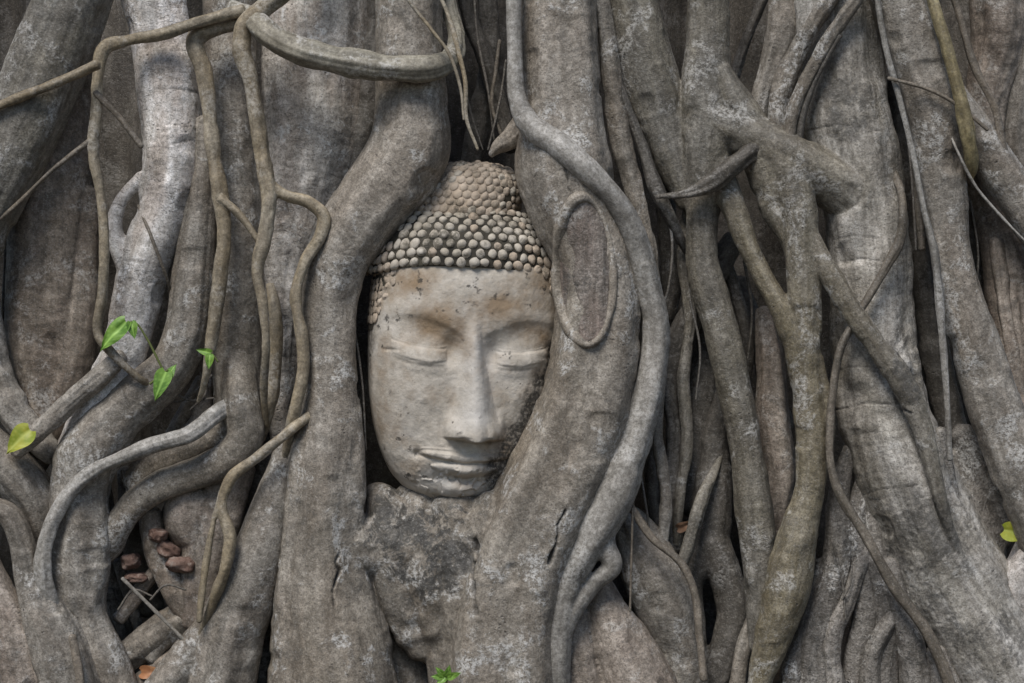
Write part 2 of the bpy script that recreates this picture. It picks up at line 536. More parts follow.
set_attr(me, 'bark', np.stack([V[:, 0], V[:, 1], V[:, 2]], 1)); set_attr(me, 'crack', np.zeros(len(V)), 'FLOAT')
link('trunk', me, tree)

def D(pts, d):
    """(px,py,r) or (px,py,r,d) -> full tuples with default depth d"""
    return [(*p, d) if len(p) == 3 else p for p in pts]

def root(mat, paths, label=None, **kw):
    o = link('root', root_mesh(paths, M[mat], **kw), tree)
    if label: o['label'] = label
    return o

# ---- left side
root('slate', [D([(80,-30,36),(53,50,37),(22,125,38),(-18,205,38)], 38)], label='thick grey root slanting across the upper left corner')
root('brown', [D([(58,40,40),(55,150,40),(53,250,41),(50,330,40),(52,395,30),(48,450,22)], -22),
               D([(84,190,14),(82,260,20),(76,335,24),(64,395,21),(46,440,16),(30,470,14)], -12)], label='reddish brown upright trunk root on the left', rings=0.2)
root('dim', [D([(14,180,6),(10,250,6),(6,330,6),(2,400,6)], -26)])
root('grey', [D([(-10,310,10),(-1,370,13),(14,412,15),(38,440,14),(55,455,12)], 12)])
root('pale', [D([(152,-20,30),(162,40,30),(169,90,31),(174,140,30),(169,190,28),(160,222,25),(146,260,24),(137,300,23),(128,340,22),(110,385,22),(95,420,24),(84,455,28)], 14),
              D([(143,176,7),(120,203,7),(114,230,9),(123,254,12),(140,278,14)], 16)], label='pale flaking root with rings, upper left', rings=0.3,
     cracks=[([(146,88),(165,86),(196,88)], 1.3, 1.6), ([(146,126),(170,122),(200,128)], 1.2, 1.6), ([(150,150),(176,140),(202,134)], 1.2, 1.6), ([(146,188),(170,184),(192,190)], 1.2, 1.6), ([(120,276),(136,282),(160,280)], 1.1, 1.4)])
root('grey', [D([(204,120,9),(204,170,12),(198,228,16),(192,280,20),(186,330,21),(170,367,22),(140,395,24),(110,425,27),(88,455,31),(81,490,28),(82,525,29),(80,562,32),(81,595,27),(90,625,21),(102,655,21),(118,700,24)], 22)],
     label='smooth swollen root bending to the lower left')
root('grey', [D([(-12,445,20),(14,474,25),(34,500,22),(42,528,16),(45,550,10)], 16)])
root('grey', [D([(-12,508,12),(8,516,12),(20,540,13),(28,578,15),(44,618,26),(60,660,31),(74,710,32)], 46)])
root('brown', [D([(-8,590,20),(10,632,25),(24,675,24),(30,720,26)], 44)])
root('grey', [D([(14,452,9),(40,430,10),(72,400,11),(100,376,11),(122,356,8)], 44)], label='slender root leaning over the swollen root, behind the yellow green leaf')
root('grey', [D([(128,486,10),(150,464,13),(180,452,15),(208,440,14),(232,424,12)], 4)])
root('grey', [D([(88,562,12,6),(108,548,13,14),(119,525,13),(137,502,14),(160,486,15),(190,475,15),(225,460,17),(244,440,18),(241,405,18),(238,365,16,6),(236,330,12,-4)], 24),
              D([(230,-20,26),(232,80,26),(234,200,26),(236,300,25),(236,370,23),(240,420,24),(236,450,22)], -6)], label='dark fluted root with an arm reaching left near the ground')
root('fair', [D([(318,-20,50),(315,60,50),(312,130,48),(300,200,40),(286,270,27),(281,330,22),(279,400,17),(285,450,10)], -26)], label='broad pale root with knots left of the stone head', rings=0.1)
root('dim', [D([(376,-20,19),(378,20,18),(372,60,20),(366,120,18),(356,165,14),(340,200,10)], -22)])
root('grey', [D([(286,445,9),(273,500,19),(262,545,26),(246,590,31),(230,640,31),(220,700,32)], 30),
              D([(225,612,16),(196,648,18),(160,695,20)], 26)], label='leaning root left of the broad embracing root')
root('dim', [D([(274,590,9),(266,645,13),(262,710,16)], -20)])
root('brown', [D([(236,462,20),(216,508,26),(206,560,28),(200,625,26)], -4), D([(194,492,22),(190,515,25),(196,540,20)], 2)])
root('brown', [D([(150,512,11),(158,552,13),(176,590,15),(196,620,16)], 4)])
root('grey', [D([(112,668,14),(150,640,17),(195,610,18)], 0)])
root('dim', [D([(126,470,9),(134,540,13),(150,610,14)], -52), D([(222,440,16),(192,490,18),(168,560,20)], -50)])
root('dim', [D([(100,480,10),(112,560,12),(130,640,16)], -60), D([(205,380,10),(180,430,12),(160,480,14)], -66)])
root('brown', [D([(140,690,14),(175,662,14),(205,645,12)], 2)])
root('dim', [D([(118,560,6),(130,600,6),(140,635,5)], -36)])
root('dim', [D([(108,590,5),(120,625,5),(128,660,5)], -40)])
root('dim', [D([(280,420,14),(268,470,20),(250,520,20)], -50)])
# ---- centre top
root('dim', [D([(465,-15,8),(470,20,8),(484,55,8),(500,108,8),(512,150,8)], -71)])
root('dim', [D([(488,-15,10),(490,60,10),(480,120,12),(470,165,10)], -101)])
root('main', [D([(530,112,10),(513,136,10),(497,148,6),(490,156,3)], 24)])

# ---- right embracing root with the web of bark under the chin
scar_c = (585, 271)
def right_root_depth(x, y):
    cx = np.interp(y, [165, 210, 260, 310, 360], [567, 577, 593, 599, 595]); rr = np.interp(y, [165, 210, 260, 310, 360], [49, 45, 42, 42, 45])
    q = min(abs(x - cx) / rr, 0.9)
    return 40 + rr * math.sqrt(1 - q * q)
ring_pts = []
for k in range(33):
    t = 2 * math.pi * k / 32
    x = scar_c[0] + 28 * math.cos(t) + 3 * math.sin(t); y = scar_c[1] + 74 * math.sin(t)
    ring_pts.append((x, y, 5.0 - 1.6 * math.cos(t) + 1.0 * math.sin(3 * t + 1) + 0.5 * math.sin(7 * t), right_root_depth(x, y) - 0.2))
root('main', [D([(408,-20,33),(409,60,34),(410,110,36),(407,150,41),(374,198,37),(342,248,34),(330,300,28),(330,350,27),(332,400,29),(328,450,37),(325,500,40),(322,550,43),(325,600,51),(330,650,60),(333,710,68)], 32),
              D([(560,-20,36),(562,60,38),(565,115,41),(566,165,49),(577,210,45),(594,260,41),(599,310,42),(594,360,44),(583,410,48),(563,460,50),(538,515,52),(516,570,52),(504,630,54),(500,710,62)], 40),
              D([(338,545,30,34),(366,548,34,18),(400,550,38,12),(440,548,38,18),(480,540,36,30),(515,520,36,44)], 30),
              D([(374,490,11,-10),(384,505,19,6),(392,540,28),(402,585,28),(414,625,22),(424,655,14)], 20),
              D([(414,490,18,-6),(420,520,28,14),(430,560,34),(437,605,32),(446,640,24),(452,700,22)], 22),
              D([(452,484,22,-2),(458,515,34,16),(464,560,40),(471,605,40),(474,650,36),(476,710,34)], 24),
              D([(372,600,16),(396,655,18),(420,690,20),(440,720,20)], -14)],
     label='pair of massive roots embracing the stone head, fused into mottled bark under the chin', voxel=0.003, smooth_it=14, patches=[(422,548,66,62,1.0),(480,500,20,20,0.6),(395,508,36,22,1.0),(400,610,30,40,0.5)],
     cracks=[([(341,553),(337,561),(342,569),(337,580),(334,589),(336,602)], 2.4, 4), ([(474,540),(478,555),(474,570),(477,585),(479,610)], 3.0, 5.5), ([(564,508),(557,522),(555,538),(548,560)], 2.4, 3.5), ([(563,165),(567,180),(566,188),(571,196)], 1.6, 2.5)])
scar_o = link('scar', root_mesh([ring_pts], M['main'], ext=False, voxel=0.0025, lobe=0.6), tree)
scar_o['label'] = 'oval healed scar with a raised rim on the right root'
# inner dead wood of the scar
n1, n2 = 30, 40
V, F = [], []
for i in range(n1 + 1):
    for k in range(n2):
        t = 2 * math.pi * k / n2; q = i / n1
        x = scar_c[0] + (27 * math.cos(t) + 3 * math.sin(t)) * q; y = scar_c[1] + 73 * math.sin(t) * q
        V.append(P(x, y, right_root_depth(x, y) + 2.0 - 0.8 * q))
for i in range(n1):
    for k in range(n2):
        F.append((i * n2 + k, (i + 1) * n2 + k, (i + 1) * n2 + (k + 1) % n2, i * n2 + (k + 1) % n2))
V = np.array(V); V[:, 1] += 1.6 * U * fbm(V * np.array([70, 70, 12]), 3) * 1.5
me = mesh_from('scar_wood', V, F, M['scar'])
set_attr(me, 'bark', V); set_attr(me, 'crack', np.zeros(len(V)), 'FLOAT')
w = link('dead_wood', me); w.parent = scar_o

# ---- long root hugging the right of it, with a loop near the ground
root('vine_grey', [D([(513,-20,8,66),(515,50,8,66),(518,100,9,70),(530,125,12,74),(557,143,13,82),(587,170,12,84),(613,197,11,78),(634,235,12,66),(648,285,13,56),(656,330,14,50),(650,385,15,50),(637,430,17,52),(622,475,20,56),(603,515,21,60),(585,550,17,62),(568,585,13,62),(560,625,13,58),(556,700,14,56)], 60),
                   D([(600,520,14),(606,548,11),(612,566,10),(596,582,9),(574,610,9),(562,640,8)], 60)],
     label='slender grey root crossing over the right root and running down its edge', voxel=0.0028)
root('grey', [D([(599,-15,8),(607,40,9),(613,90,10),(621,140,10),(634,190,9),(647,240,8),(655,280,6)], 34)], voxel=0.0025)
root('dim', [D([(606,40,4),(621,92,5),(640,140,5),(657,190,7),(678,234,5,20),(688,256,3,4)], 34)], voxel=0.0022)
root('dim', [D([(662,130,10),(667,230,10),(671,290,10),(660,335,9),(652,400,8)], -34)])
# ---- network right of centre
root('slate', [D([(630,-20,24),(641,40,27),(654,90,27),(668,140,22),(680,178,16),(690,205,12)], 18),
              D([(708,-20,20),(708,40,21),(706,90,24),(707,140,27),(705,180,22),(702,225,15),(704,270,17),(716,310,18),(726,350,17),(736,400,16),(746,450,16),(753,500,18),(757,550,17),(758,600,13),(757,650,8)], 26),
              D([(700,120,22,30),(732,128,22,36),(762,143,23,44),(790,160,25,48),(820,174,24,46),(846,190,26,36),(866,204,22,26)], 40),
              D([(760,150,20,46),(772,185,20,44),(776,208,15,44),(788,232,12,50),(800,262,10,52)], 44),
              D([(783,160,20,50),(798,205,18,56),(802,260,17,58),(806,320,16,58),(807,380,14,56),(811,440,16,56),(810,490,15,56),(797,540,20,56),(787,590,22,56),(775,632,19,56),(760,680,13,54),(752,715,11,54)], 56),
              D([(716,160,14,34),(731,200,13,44),(745,240,11,48),(760,272,10,50),(779,306,11,54),(794,345,12,54),(804,385,12,52)], 46),
              D([(808,232,9,60),(824,263,10,68),(845,300,11,73),(870,337,11,75),(900,380,12,76),(917,412,11,76),(930,456,9,76),(941,500,7,75),(950,528,5,72),(960,556,3,66)], 64),
              D([(814,345,6),(823,385,6),(829,408,6),(830,440,5)], 58),
              D([(718,70,12),(736,106,18),(754,134,20),(775,152,20)], 36),
              D([(840,-20,41),(842,60,41),(848,120,43),(861,180,42),(868,240,40),(872,300,39),(875,360,41),(886,420,46),(901,470,49),(926,530,51),(956,590,54),(987,640,56),(1024,705,58)], 18),
              D([(893,310,12),(903,350,14),(912,400,14),(925,440,12)], 34)],
     label='fused root network on the right: two grey trunks join, an olive leg drops down and a broad pale ringed root sweeps to the lower right corner', voxel=0.003, smooth_it=11,
     rings=0.15, patches=[(930,560,60,90,0.7),(985,640,50,40,0.8),(905,360,20,60,0.8),(845,110,30,40,0.7)],
     cracks=[([(834,424),(846,410),(866,403),(890,404),(906,412)], 1.5, 2.5), ([(838,372),(858,366),(880,368)], 1.2, 1.5), ([(842,262),(862,258),(890,262)], 1.3, 1.5), ([(838,238),(858,235),(878,238)], 1.2, 1.5),
             ([(808,128),(840,124),(880,130)], 1.2, 1.5), ([(853,505),(880,490),(915,484)], 1.2, 1.6), ([(846,440),(870,432),(886,432)], 1.1, 1.5)],
     fairs=[0, 0, [0, 0, 0, 0.2, 0.4, 0.9, 1], 0, 0, 0, 0.3, 0, 0, 1, 1],
     tints=[0, [0, 0, 0.1, 0], [0, 0.1, 0.3, 0], 0.2, [0.1, 0.3, 0.6, 0.8, 0.7, 0.8, 0.9, 0.9], [0.1, 0.6, 0.8, 0.8], [0.5, 0.4, 0.25, 0.1, 0], 0.5, 0, 0, 0])
root('dim', [D([(782,132,6,40),(760,146,9,54),(737,163,9,62),(713,182,9,60),(688,193,5,56),(656,197,2,44)], 66)], voxel=0.0022)
root('dim', [D([(735,238,10),(716,270,13),(694,310,14),(676,350,13),(672,390,9),(677,440,10),(671,500,11),(673,550,8)], -20)])
root('dim', [D([(654,420,9),(654,480,9),(660,530,8),(668,570,6)], -26)])
root('dim', [D([(708,290,6,-20),(705,340,10),(703,388,16),(697,430,14),(690,470,15),(688,510,12)], -44)])
root('dim', [D([(734,340,7,-24),(726,390,10,-12),(716,440,14),(714,490,18),(706,545,20),(692,580,12),(696,625,9),(700,660,8)], -22), D([(710,540,18),(727,580,17),(735,612,18),(727,645,17),(712,685,15)], -18)])
root('dim', [D([(738,280,8),(754,325,9),(770,380,12),(780,430,12)], -76)])
root('dim', [D([(722,400,4),(712,450,4),(700,500,4)], -18)])
root('brown', [D([(764,310,9,-36),(770,360,13,-22),(772,420,17),(778,475,17),(775,535,12)], -14)])
root('dim', [D([(737,645,7),(741,700,11)], -20)])
root('grey', [D([(614,500,8),(632,530,20),(650,570,29),(668,612,30),(682,655,22),(692,710,18)], 6)], label='oval swollen root between two hollows, lower centre right')
root('brown', [D([(596,575,11),(607,615,22),(628,660,32),(650,715,38)], 30), D([(580,610,10),(578,655,17),(588,715,22)], 34)], label='brown flaring root with a knot at the foot of the tree')
# ---- upper right
root('grey', [D([(786,-20,16),(783,30,16),(771,70,13),(760,110,11),(757,135,10)], 6)])
root('grey', [D([(838,-15,7,66),(815,20,8,60),(798,50,9,50),(783,85,10,46),(778,115,9,46),(782,145,9,46)], 42)], voxel=0.0025)
root('grey', [D([(866,-15,6,74),(842,20,7,72),(822,50,7,66),(804,85,7,60),(791,120,7,56),(789,148,7,54)], 56)], voxel=0.0025)
root('dim', [D([(840,35,3,72),(818,75,3,64),(803,115,4,58),(798,145,4,54)], 52)], voxel=0.002)
root('dim', [D([(768,-15,5),(748,35,5),(736,70,5),(728,110,5)], -56)], voxel=0.0025)
root('grey', [D([(894,-20,30),(914,40,32),(929,95,31),(938,150,26),(945,200,22),(948,240,20),(958,290,21),(975,345,24),(992,400,26),(1012,450,28),(1030,495,28)], 46),
              D([(948,95,18),(975,135,20),(1000,170,21),(1034,218,22)], 50)], label='long grey root forking on the upper right')
root('dim', [D([(892,80,8),(900,140,13),(907,200,14),(920,260,14),(930,320,14),(940,380,14),(955,440,14),(966,500,12)], -24)])
root('brown', [D([(1000,-20,30),(1000,40,28),(991,80,22),(986,120,18),(984,165,14)], 8)])
root('dim', [D([(1034,20,12),(1024,90,14),(1022,150,16),(1030,190,14)], 14)])
root('brown', [D([(975,170,12),(990,205,17),(1002,250,20),(1010,300,25),(1016,350,26),(1022,410,22)], -12)])
root('dim', [D([(966,200,10),(976,260,12),(985,320,14)], -46)])
root('rough', [D([(946,455,12),(962,490,19),(980,530,22),(986,570,18),(978,600,14)], 2), D([(960,430,12),(985,475,14),(1001,508,12),(1002,545,8)], 4)])
root('pale', [D([(1040,545,20),(1020,585,19),(1018,625,18),(1030,660,16)], 36)])
# ---- fringe of small roots at the foot of the pale root
for pts, d in (([(852,440,6,24),(838,495,11,26),(838,540,13),(833,575,14),(822,605,14),(812,645,18),(814,710,21)], 30),
               ([(868,470,8,20),(856,520,12,24),(862,565,14),(866,610,14),(856,655,13),(850,710,16)], 26),
               ([(872,500,8,24),(876,560,12,32),(888,620,14),(884,660,14),(882,710,18)], 36),
               ([(890,560,8,40),(900,610,12),(912,650,14),(918,710,18)], 44),
               ([(935,650,12),(948,690,14),(955,720,14)], 46),
               ([(822,560,6,22),(806,625,8,32),(792,670,10),(790,710,12)], 36)):
    root('rough', [D(pts, d)])
# ---- more thin roots tangled between the big ones
for mt_, pts, d in (('slate', [(690,205,7),(684,260,7),(690,320,7),(683,380,6),(687,440,6),(680,500,5),(676,545,4,-14)], -4),
                    ('dim', [(722,250,6),(738,300,6),(748,350,6),(744,400,5),(750,460,5)], -24),
                    ('grey', [(648,300,5),(661,360,6),(657,430,6),(666,500,6),(660,560,5)], 12),
                    ('slate', [(724,448,2,-18),(717,466,4,-6),(706,490,6,8),(690,540,7),(672,600,6),(668,660,7),(664,710,8)], 16),
                    ('grey', [(768,540,7),(759,600,8),(742,655,8),(736,710,9)], 12),
                    ('rough', [(940,430,6),(952,500,8),(964,560,8),(992,612,8),(1016,640,8)], 44),
                    ('brown', [(996,240,7),(1008,330,8),(1019,400,8),(1030,450,8)], 8),
                    ('grey', [(905,40,5),(911,120,5),(918,190,5),(922,250,4)], 22),
                    ('rough', [(872,530,4,24),(862,560,7,36),(848,600,8),(832,640,9),(836,700,10)], 40),
                    ('rough', [(912,585,4,34),(892,618,7,46),(874,650,9,48),(868,700,10,48)], 48),
                    ('grey', [(212,520,7),(196,560,8),(178,610,9),(150,660,9)], 6),
                    ('brown', [(118,620,7),(140,590,7),(160,566,6)], -2),
                    ('brown', [(206,378,8),(200,420,9),(176,446,9)], -14)):
    root(mt_, [D(pts, d)], voxel=0.0025)
# ---- hair-thin rootlets hanging in the gaps
for pts, d in (([(474,-10,1.2),(478,40,1.3),(488,90,1.2),(494,140,1)], -10), ([(462,70,1.2),(470,110,1.2),(483,150,1)], 10), ([(506,60,1.2),(500,100,1.3),(488,150,1)], 4),
               ([(212,375,1.2),(196,390,1.2),(178,402,1),(164,398,1)], 10), ([(200,372,1),(206,392,1.2),(190,410,1)], 14), ([(172,392,1.2),(190,400,1.2),(214,398,1)], 12),
               ([(122,470,1.2),(128,500,1.2),(124,530,1)], 8), ([(150,600,1),(166,585,1.2),(186,590,1)], 30), ([(118,610,1.3),(134,590,1.2),(152,596,1)], 24),
               ([(640,470,1.2),(648,520,1.2),(652,560,1)], 20), ([(690,300,1.2),(700,350,1.2),(696,400,1)], 30), ([(744,260,1.4),(752,310,1.4),(748,360,1.2)], 0),
               ([(832,540,1.2),(842,580,1.2),(846,620,1)], 50), ([(842,600,1),(850,585,1.1),(852,565,1)], 52), ([(906,120,1.2),(912,180,1.3),(916,250,1.2)], 40),
               ([(970,200,1.2),(978,250,1.2),(976,300,1)], 20), ([(664,200,1.2),(672,240,1.4),(668,290,1.2),(660,310,1)], 24), ([(350,300,1),(362,380,1.1),(366,450,1)], 20)):
    root('dim', [D(pts, d)], voxel=0.0012, smooth_it=2)
# ---- the rest of the tree beyond the frame
for k in range(16):
    sd = -1 if k % 2 else 1
    x0 = 512 + sd * (620 + (k // 2) * 42 + rng.uniform(-10, 10))
    w = rng.uniform(16, 34)
    pts = [(x0 + rng.uniform(-25, 25), yy, w * rng.uniform(0.8, 1.2) * (1 + max(0, yy - 500) / 500), rng.uniform(-20, 20)) for yy in (-40, 130, 300, 450, 600, 720)]
    root(('grey', 'brown', 'main', 'dim')[k % 4], [pts], voxel=0.006)

# ------------------------------------------------------------------ climbing vines (lie on the roots: things of their own)
def vine(name, mat, paths, label, cat='vine', group=None, voxel=0.0022):
    o = link(name, root_mesh(paths, M[mat], voxel=voxel, rough=0.6, lobe=0.9))
    return tag(o, label, cat, group)

vine('vine', 'vine', [D([(-12,110,5),(43,88,5),(75,75,5),(98,64,6)], 82),
     D([(160,390,3,22),(143,381,4,48),(110,351,5),(98,335,5),(102,295,5),(104,228,5),(100,190,5),(93,150,6),(97,110,6),(98,75,6),(105,48,7),(125,41,6),(165,33,6),(205,20,6),(244,10,6)], 60)],
     'thin olive vine crossing the upper left and turning down past the green leaves')
vine('vine', 'vine', [D([(246,20,8),(220,26,8),(202,32,9),(195,42,8),(203,68,8),(208,100,7),(213,150,7),(220,195,8),(224,228,7),(220,278,7),(213,330,6),(208,365,5),(203,388,3,34),(198,402,2,22)], 44),
     D([(220,198,5),(238,213,4),(262,246,3)], 50)], 'tan vine hanging from a bend and running straight down, with a short side twig')
vine('vine', 'vine', [D([(290,-15,9),(262,10,10),(244,28,9),(242,50,9),(250,78,8),(257,118,8),(265,172,9),(269,197,8),(264,240,7),(257,272,6),(262,300,5),(266,345,4),(264,390,4,40),(266,425,3,20)], 62),
     D([(268,185,8),(286,195,6),(310,203,6),(324,217,6),(320,237,6),(305,262,6),(296,295,6),(302,340,6),(303,370,6),(296,405,6),(289,435,5,48),(284,462,3,36)], 60)],
     'thick vine that forks into a hooked loop left of the stone head')
vine('vine', 'vine_olive', [D([(232,8,8,40),(250,17,10,56),(268,34,12,76),(288,46,13,80),(318,56,13,80),(360,64,13,80),(410,69,13,80),(438,66,12,74),(453,56,10,56),(456,40,9,34),(450,10,8,14),(446,-20,8,6)], 80)],
     'thick horizontal vine looping over the root above the stone head')
vine('vine', 'vine', [D([(270,285,4,8),(274,303,6),(276,350,6),(273,390,6),(269,415,5),(262,440,3,4)], 20)], 'short stub of vine against the pale bark beside the forked vine')
vine('vine', 'vine', [D([(312,414,5,50),(298,424,5,60),(275,443,5),(254,460,5),(232,477,6),(222,505,6),(230,538,6),(226,565,6),(214,600,5,54),(203,628,3.5,44),(194,650,2.5,36)], 62), D([(222,492,4),(214,520,3),(205,570,4),(199,622,3)], 60)],
     'tan vine bending over the hollow at lower left with a thin branch')
vine('vine', 'vine_grey', [D([(252,372,4,-16),(242,390,6,4),(231,404,8,20),(216,414,9,36),(190,434,8),(150,446,8),(127,456,7),(97,469,7),(70,492,7),(52,523,7),(44,550,8),(43,575,8),(52,605,7,52),(62,635,5,48),(70,660,3,44)], 56)],
     'grey vine curling round the swollen root at lower left')
vine('vine', 'twig', [D([(72,636,4),(78,665,4),(83,705,4)], 78)], 'short dark vine hanging at the bottom left corner')
vine('vine', 'yellow', [D([(929,-15,6),(949,55,6),(964,115,7),(970,150,7,78),(972,166,6,68),(971,178,3,56)], 84)], 'straight yellow green vine at the upper right')
vine('vine', 'twig', [D([(888,160,3,30),(899,185,4,46),(903,210,4),(900,240,5),(889,262,5),(862,308,4),(842,345,4),(833,390,4),(830,425,4),(831,465,4),(839,492,5),(865,535,5),(895,588,6),(925,630,6),(945,672,6),(958,712,6)], 72)],
     'long dark vine snaking down the pale ringed root on the right')
vine('vine', 'vine_grey', [D([(876,-15,3),(884,40,3),(900,100,3),(914,160,3),(924,210,3),(934,250,4),(941,320,4),(947,400,3),(950,460,3)], 78)],
     'thin cord like vine hanging between two roots on the right', voxel=0.0018)
vine('vine', 'twig', [D([(950,-15,4),(958,10,4),(975,68,4),(995,108,4),(1003,152,5)], 62)], 'dark vine stem against the brown root at the upper right corner')
vine('vine', 'twig', [D([(616,482,3,44),(626,500,3,54),(634,512,4),(652,538,4),(680,562,4),(693,588,4),(700,640,4),(704,680,4)], 56)], 'dark vine draped over the oval swollen root')
vine('twig', 'twig', [D([(95,92,3),(118,116,3),(142,147,3)], 66)], 'short twig slanting from the vine onto the pale root', 'twig', voxel=0.0018)
vine('twig', 'twig', [D([(94,138,3),(55,168,2.4),(14,207,2.4),(-8,225,2.4)], 62)], 'thin twig slanting down to the left edge', 'twig', voxel=0.0018)
vine('twig', 'twig', [D([(138,205,1.5,24),(147,226,1.8,40),(157,252,1.8,42),(168,282,1.6,34),(172,300,1.2,20)], 42)], 'thin twig lying on the pale root below the dark hole', 'twig', voxel=0.0018)
vine('twig', 'vine_grey', [D([(122,578,2),(150,606,2),(186,642,2)], 34)], 'straight pale twig across the hollow at lower left', 'twig', voxel=0.0018)
vine('twig', 'vine', [D([(398,-15,1.6),(430,28,1.8),(448,52,1.8),(460,86,1.6),(464,120,1.5)], 92)], 'thin stem crossing the end of the horizontal vine', 'twig', voxel=0.0018)
vine('twig', 'vine', [D([(436,-15,2),(450,20,2.4),(458,50,2.4),(465,80,2.2),(467,120,2),(478,150,1.6)], 70)], 'tan stem hanging in the dark gap above the stone head', 'twig', voxel=0.0018)
vine('twig', 'twig', [D([(500,40,2),(496,70,2),(492,105,2),(503,140,2)], 0)], 'dark twig deep in the gap above the stone head', 'twig', voxel=0.0018)
vine('twig', 'twig', [D([(888,78,2),(930,90,2),(962,108,2),(988,130,2)], 84)], 'thin twig lying across the long grey root at the upper right', 'twig', voxel=0.0018)
vine('twig', 'vine_grey', [D([(948,128,1.4,60),(957,150,1.6),(975,185,1.6),(1000,215,1.5),(1034,250,1.4)], 80)], 'thin bent twig at the fork of the long grey root', 'twig', voxel=0.0018)
vine('twig', 'twig', [D([(634,462,1.4),(632,540,1.4),(630,612,1.4)], 60)], 'hair thin hanging rootlet beside the oval swollen root', 'twig', voxel=0.0014)

# ------------------------------------------------------------------ the stone head
# head frame in photo pixels: x right, z up from the chin, f = towards the viewer
head = bpy.data.objects.new('stone_head', None)
hp = P(455.5, 503, 0)
head.location = hp
COL.objects.link(head)
tag(head, 'weathered stone Buddha head with closed eyes, held in the tree roots', 'statue')
ROLL, YAW, HD = math.radians(3.2), math.radians(7.5), -6

def to_world(x, f, z):
    """head frame -> world offset from the head's own location"""
    x2 = x * math.cos(YAW) + f * math.sin(YAW)
    f2 = f * math.cos(YAW) - x * math.sin(YAW)
    x3 = x2 * math.cos(ROLL) + z * math.sin(ROLL)
    z3 = z * math.cos(ROLL) - x2 * math.sin(ROLL)
    return np.stack([x3 * U, -(f2 + HD) * U, z3 * U], -1)

def gs(x, c, s): return np.exp(-((x - c) / s) ** 2)

wz = np.array([0, 3, 10, 22, 40, 65, 100, 140, 180, 215, 240, 262]); ww = np.array([10, 26, 46, 62, 74, 84, 92, 96, 97, 95, 91, 80])
fz = np.array([0, 3, 10, 25, 50, 80, 120, 160, 200, 240, 262]); ff = np.array([24, 34, 46, 56, 62, 66, 71, 74, 74, 68, 58])
def smooth_interp(z, xs, ys):
    # cubic through the profile points
    m = np.gradient(ys, xs)
    i = np.clip(np.searchsorted(xs, z) - 1, 0, len(xs) - 2)
    h = xs[i + 1] - xs[i]; t = np.clip((z - xs[i]) / h, 0, 1)
    return (2*t**3-3*t**2+1)*ys[i] + (t**3-2*t**2+t)*h*m[i] + (-2*t**3+3*t**2)*ys[i+1] + (t**3-t**2)*h*m[i+1]

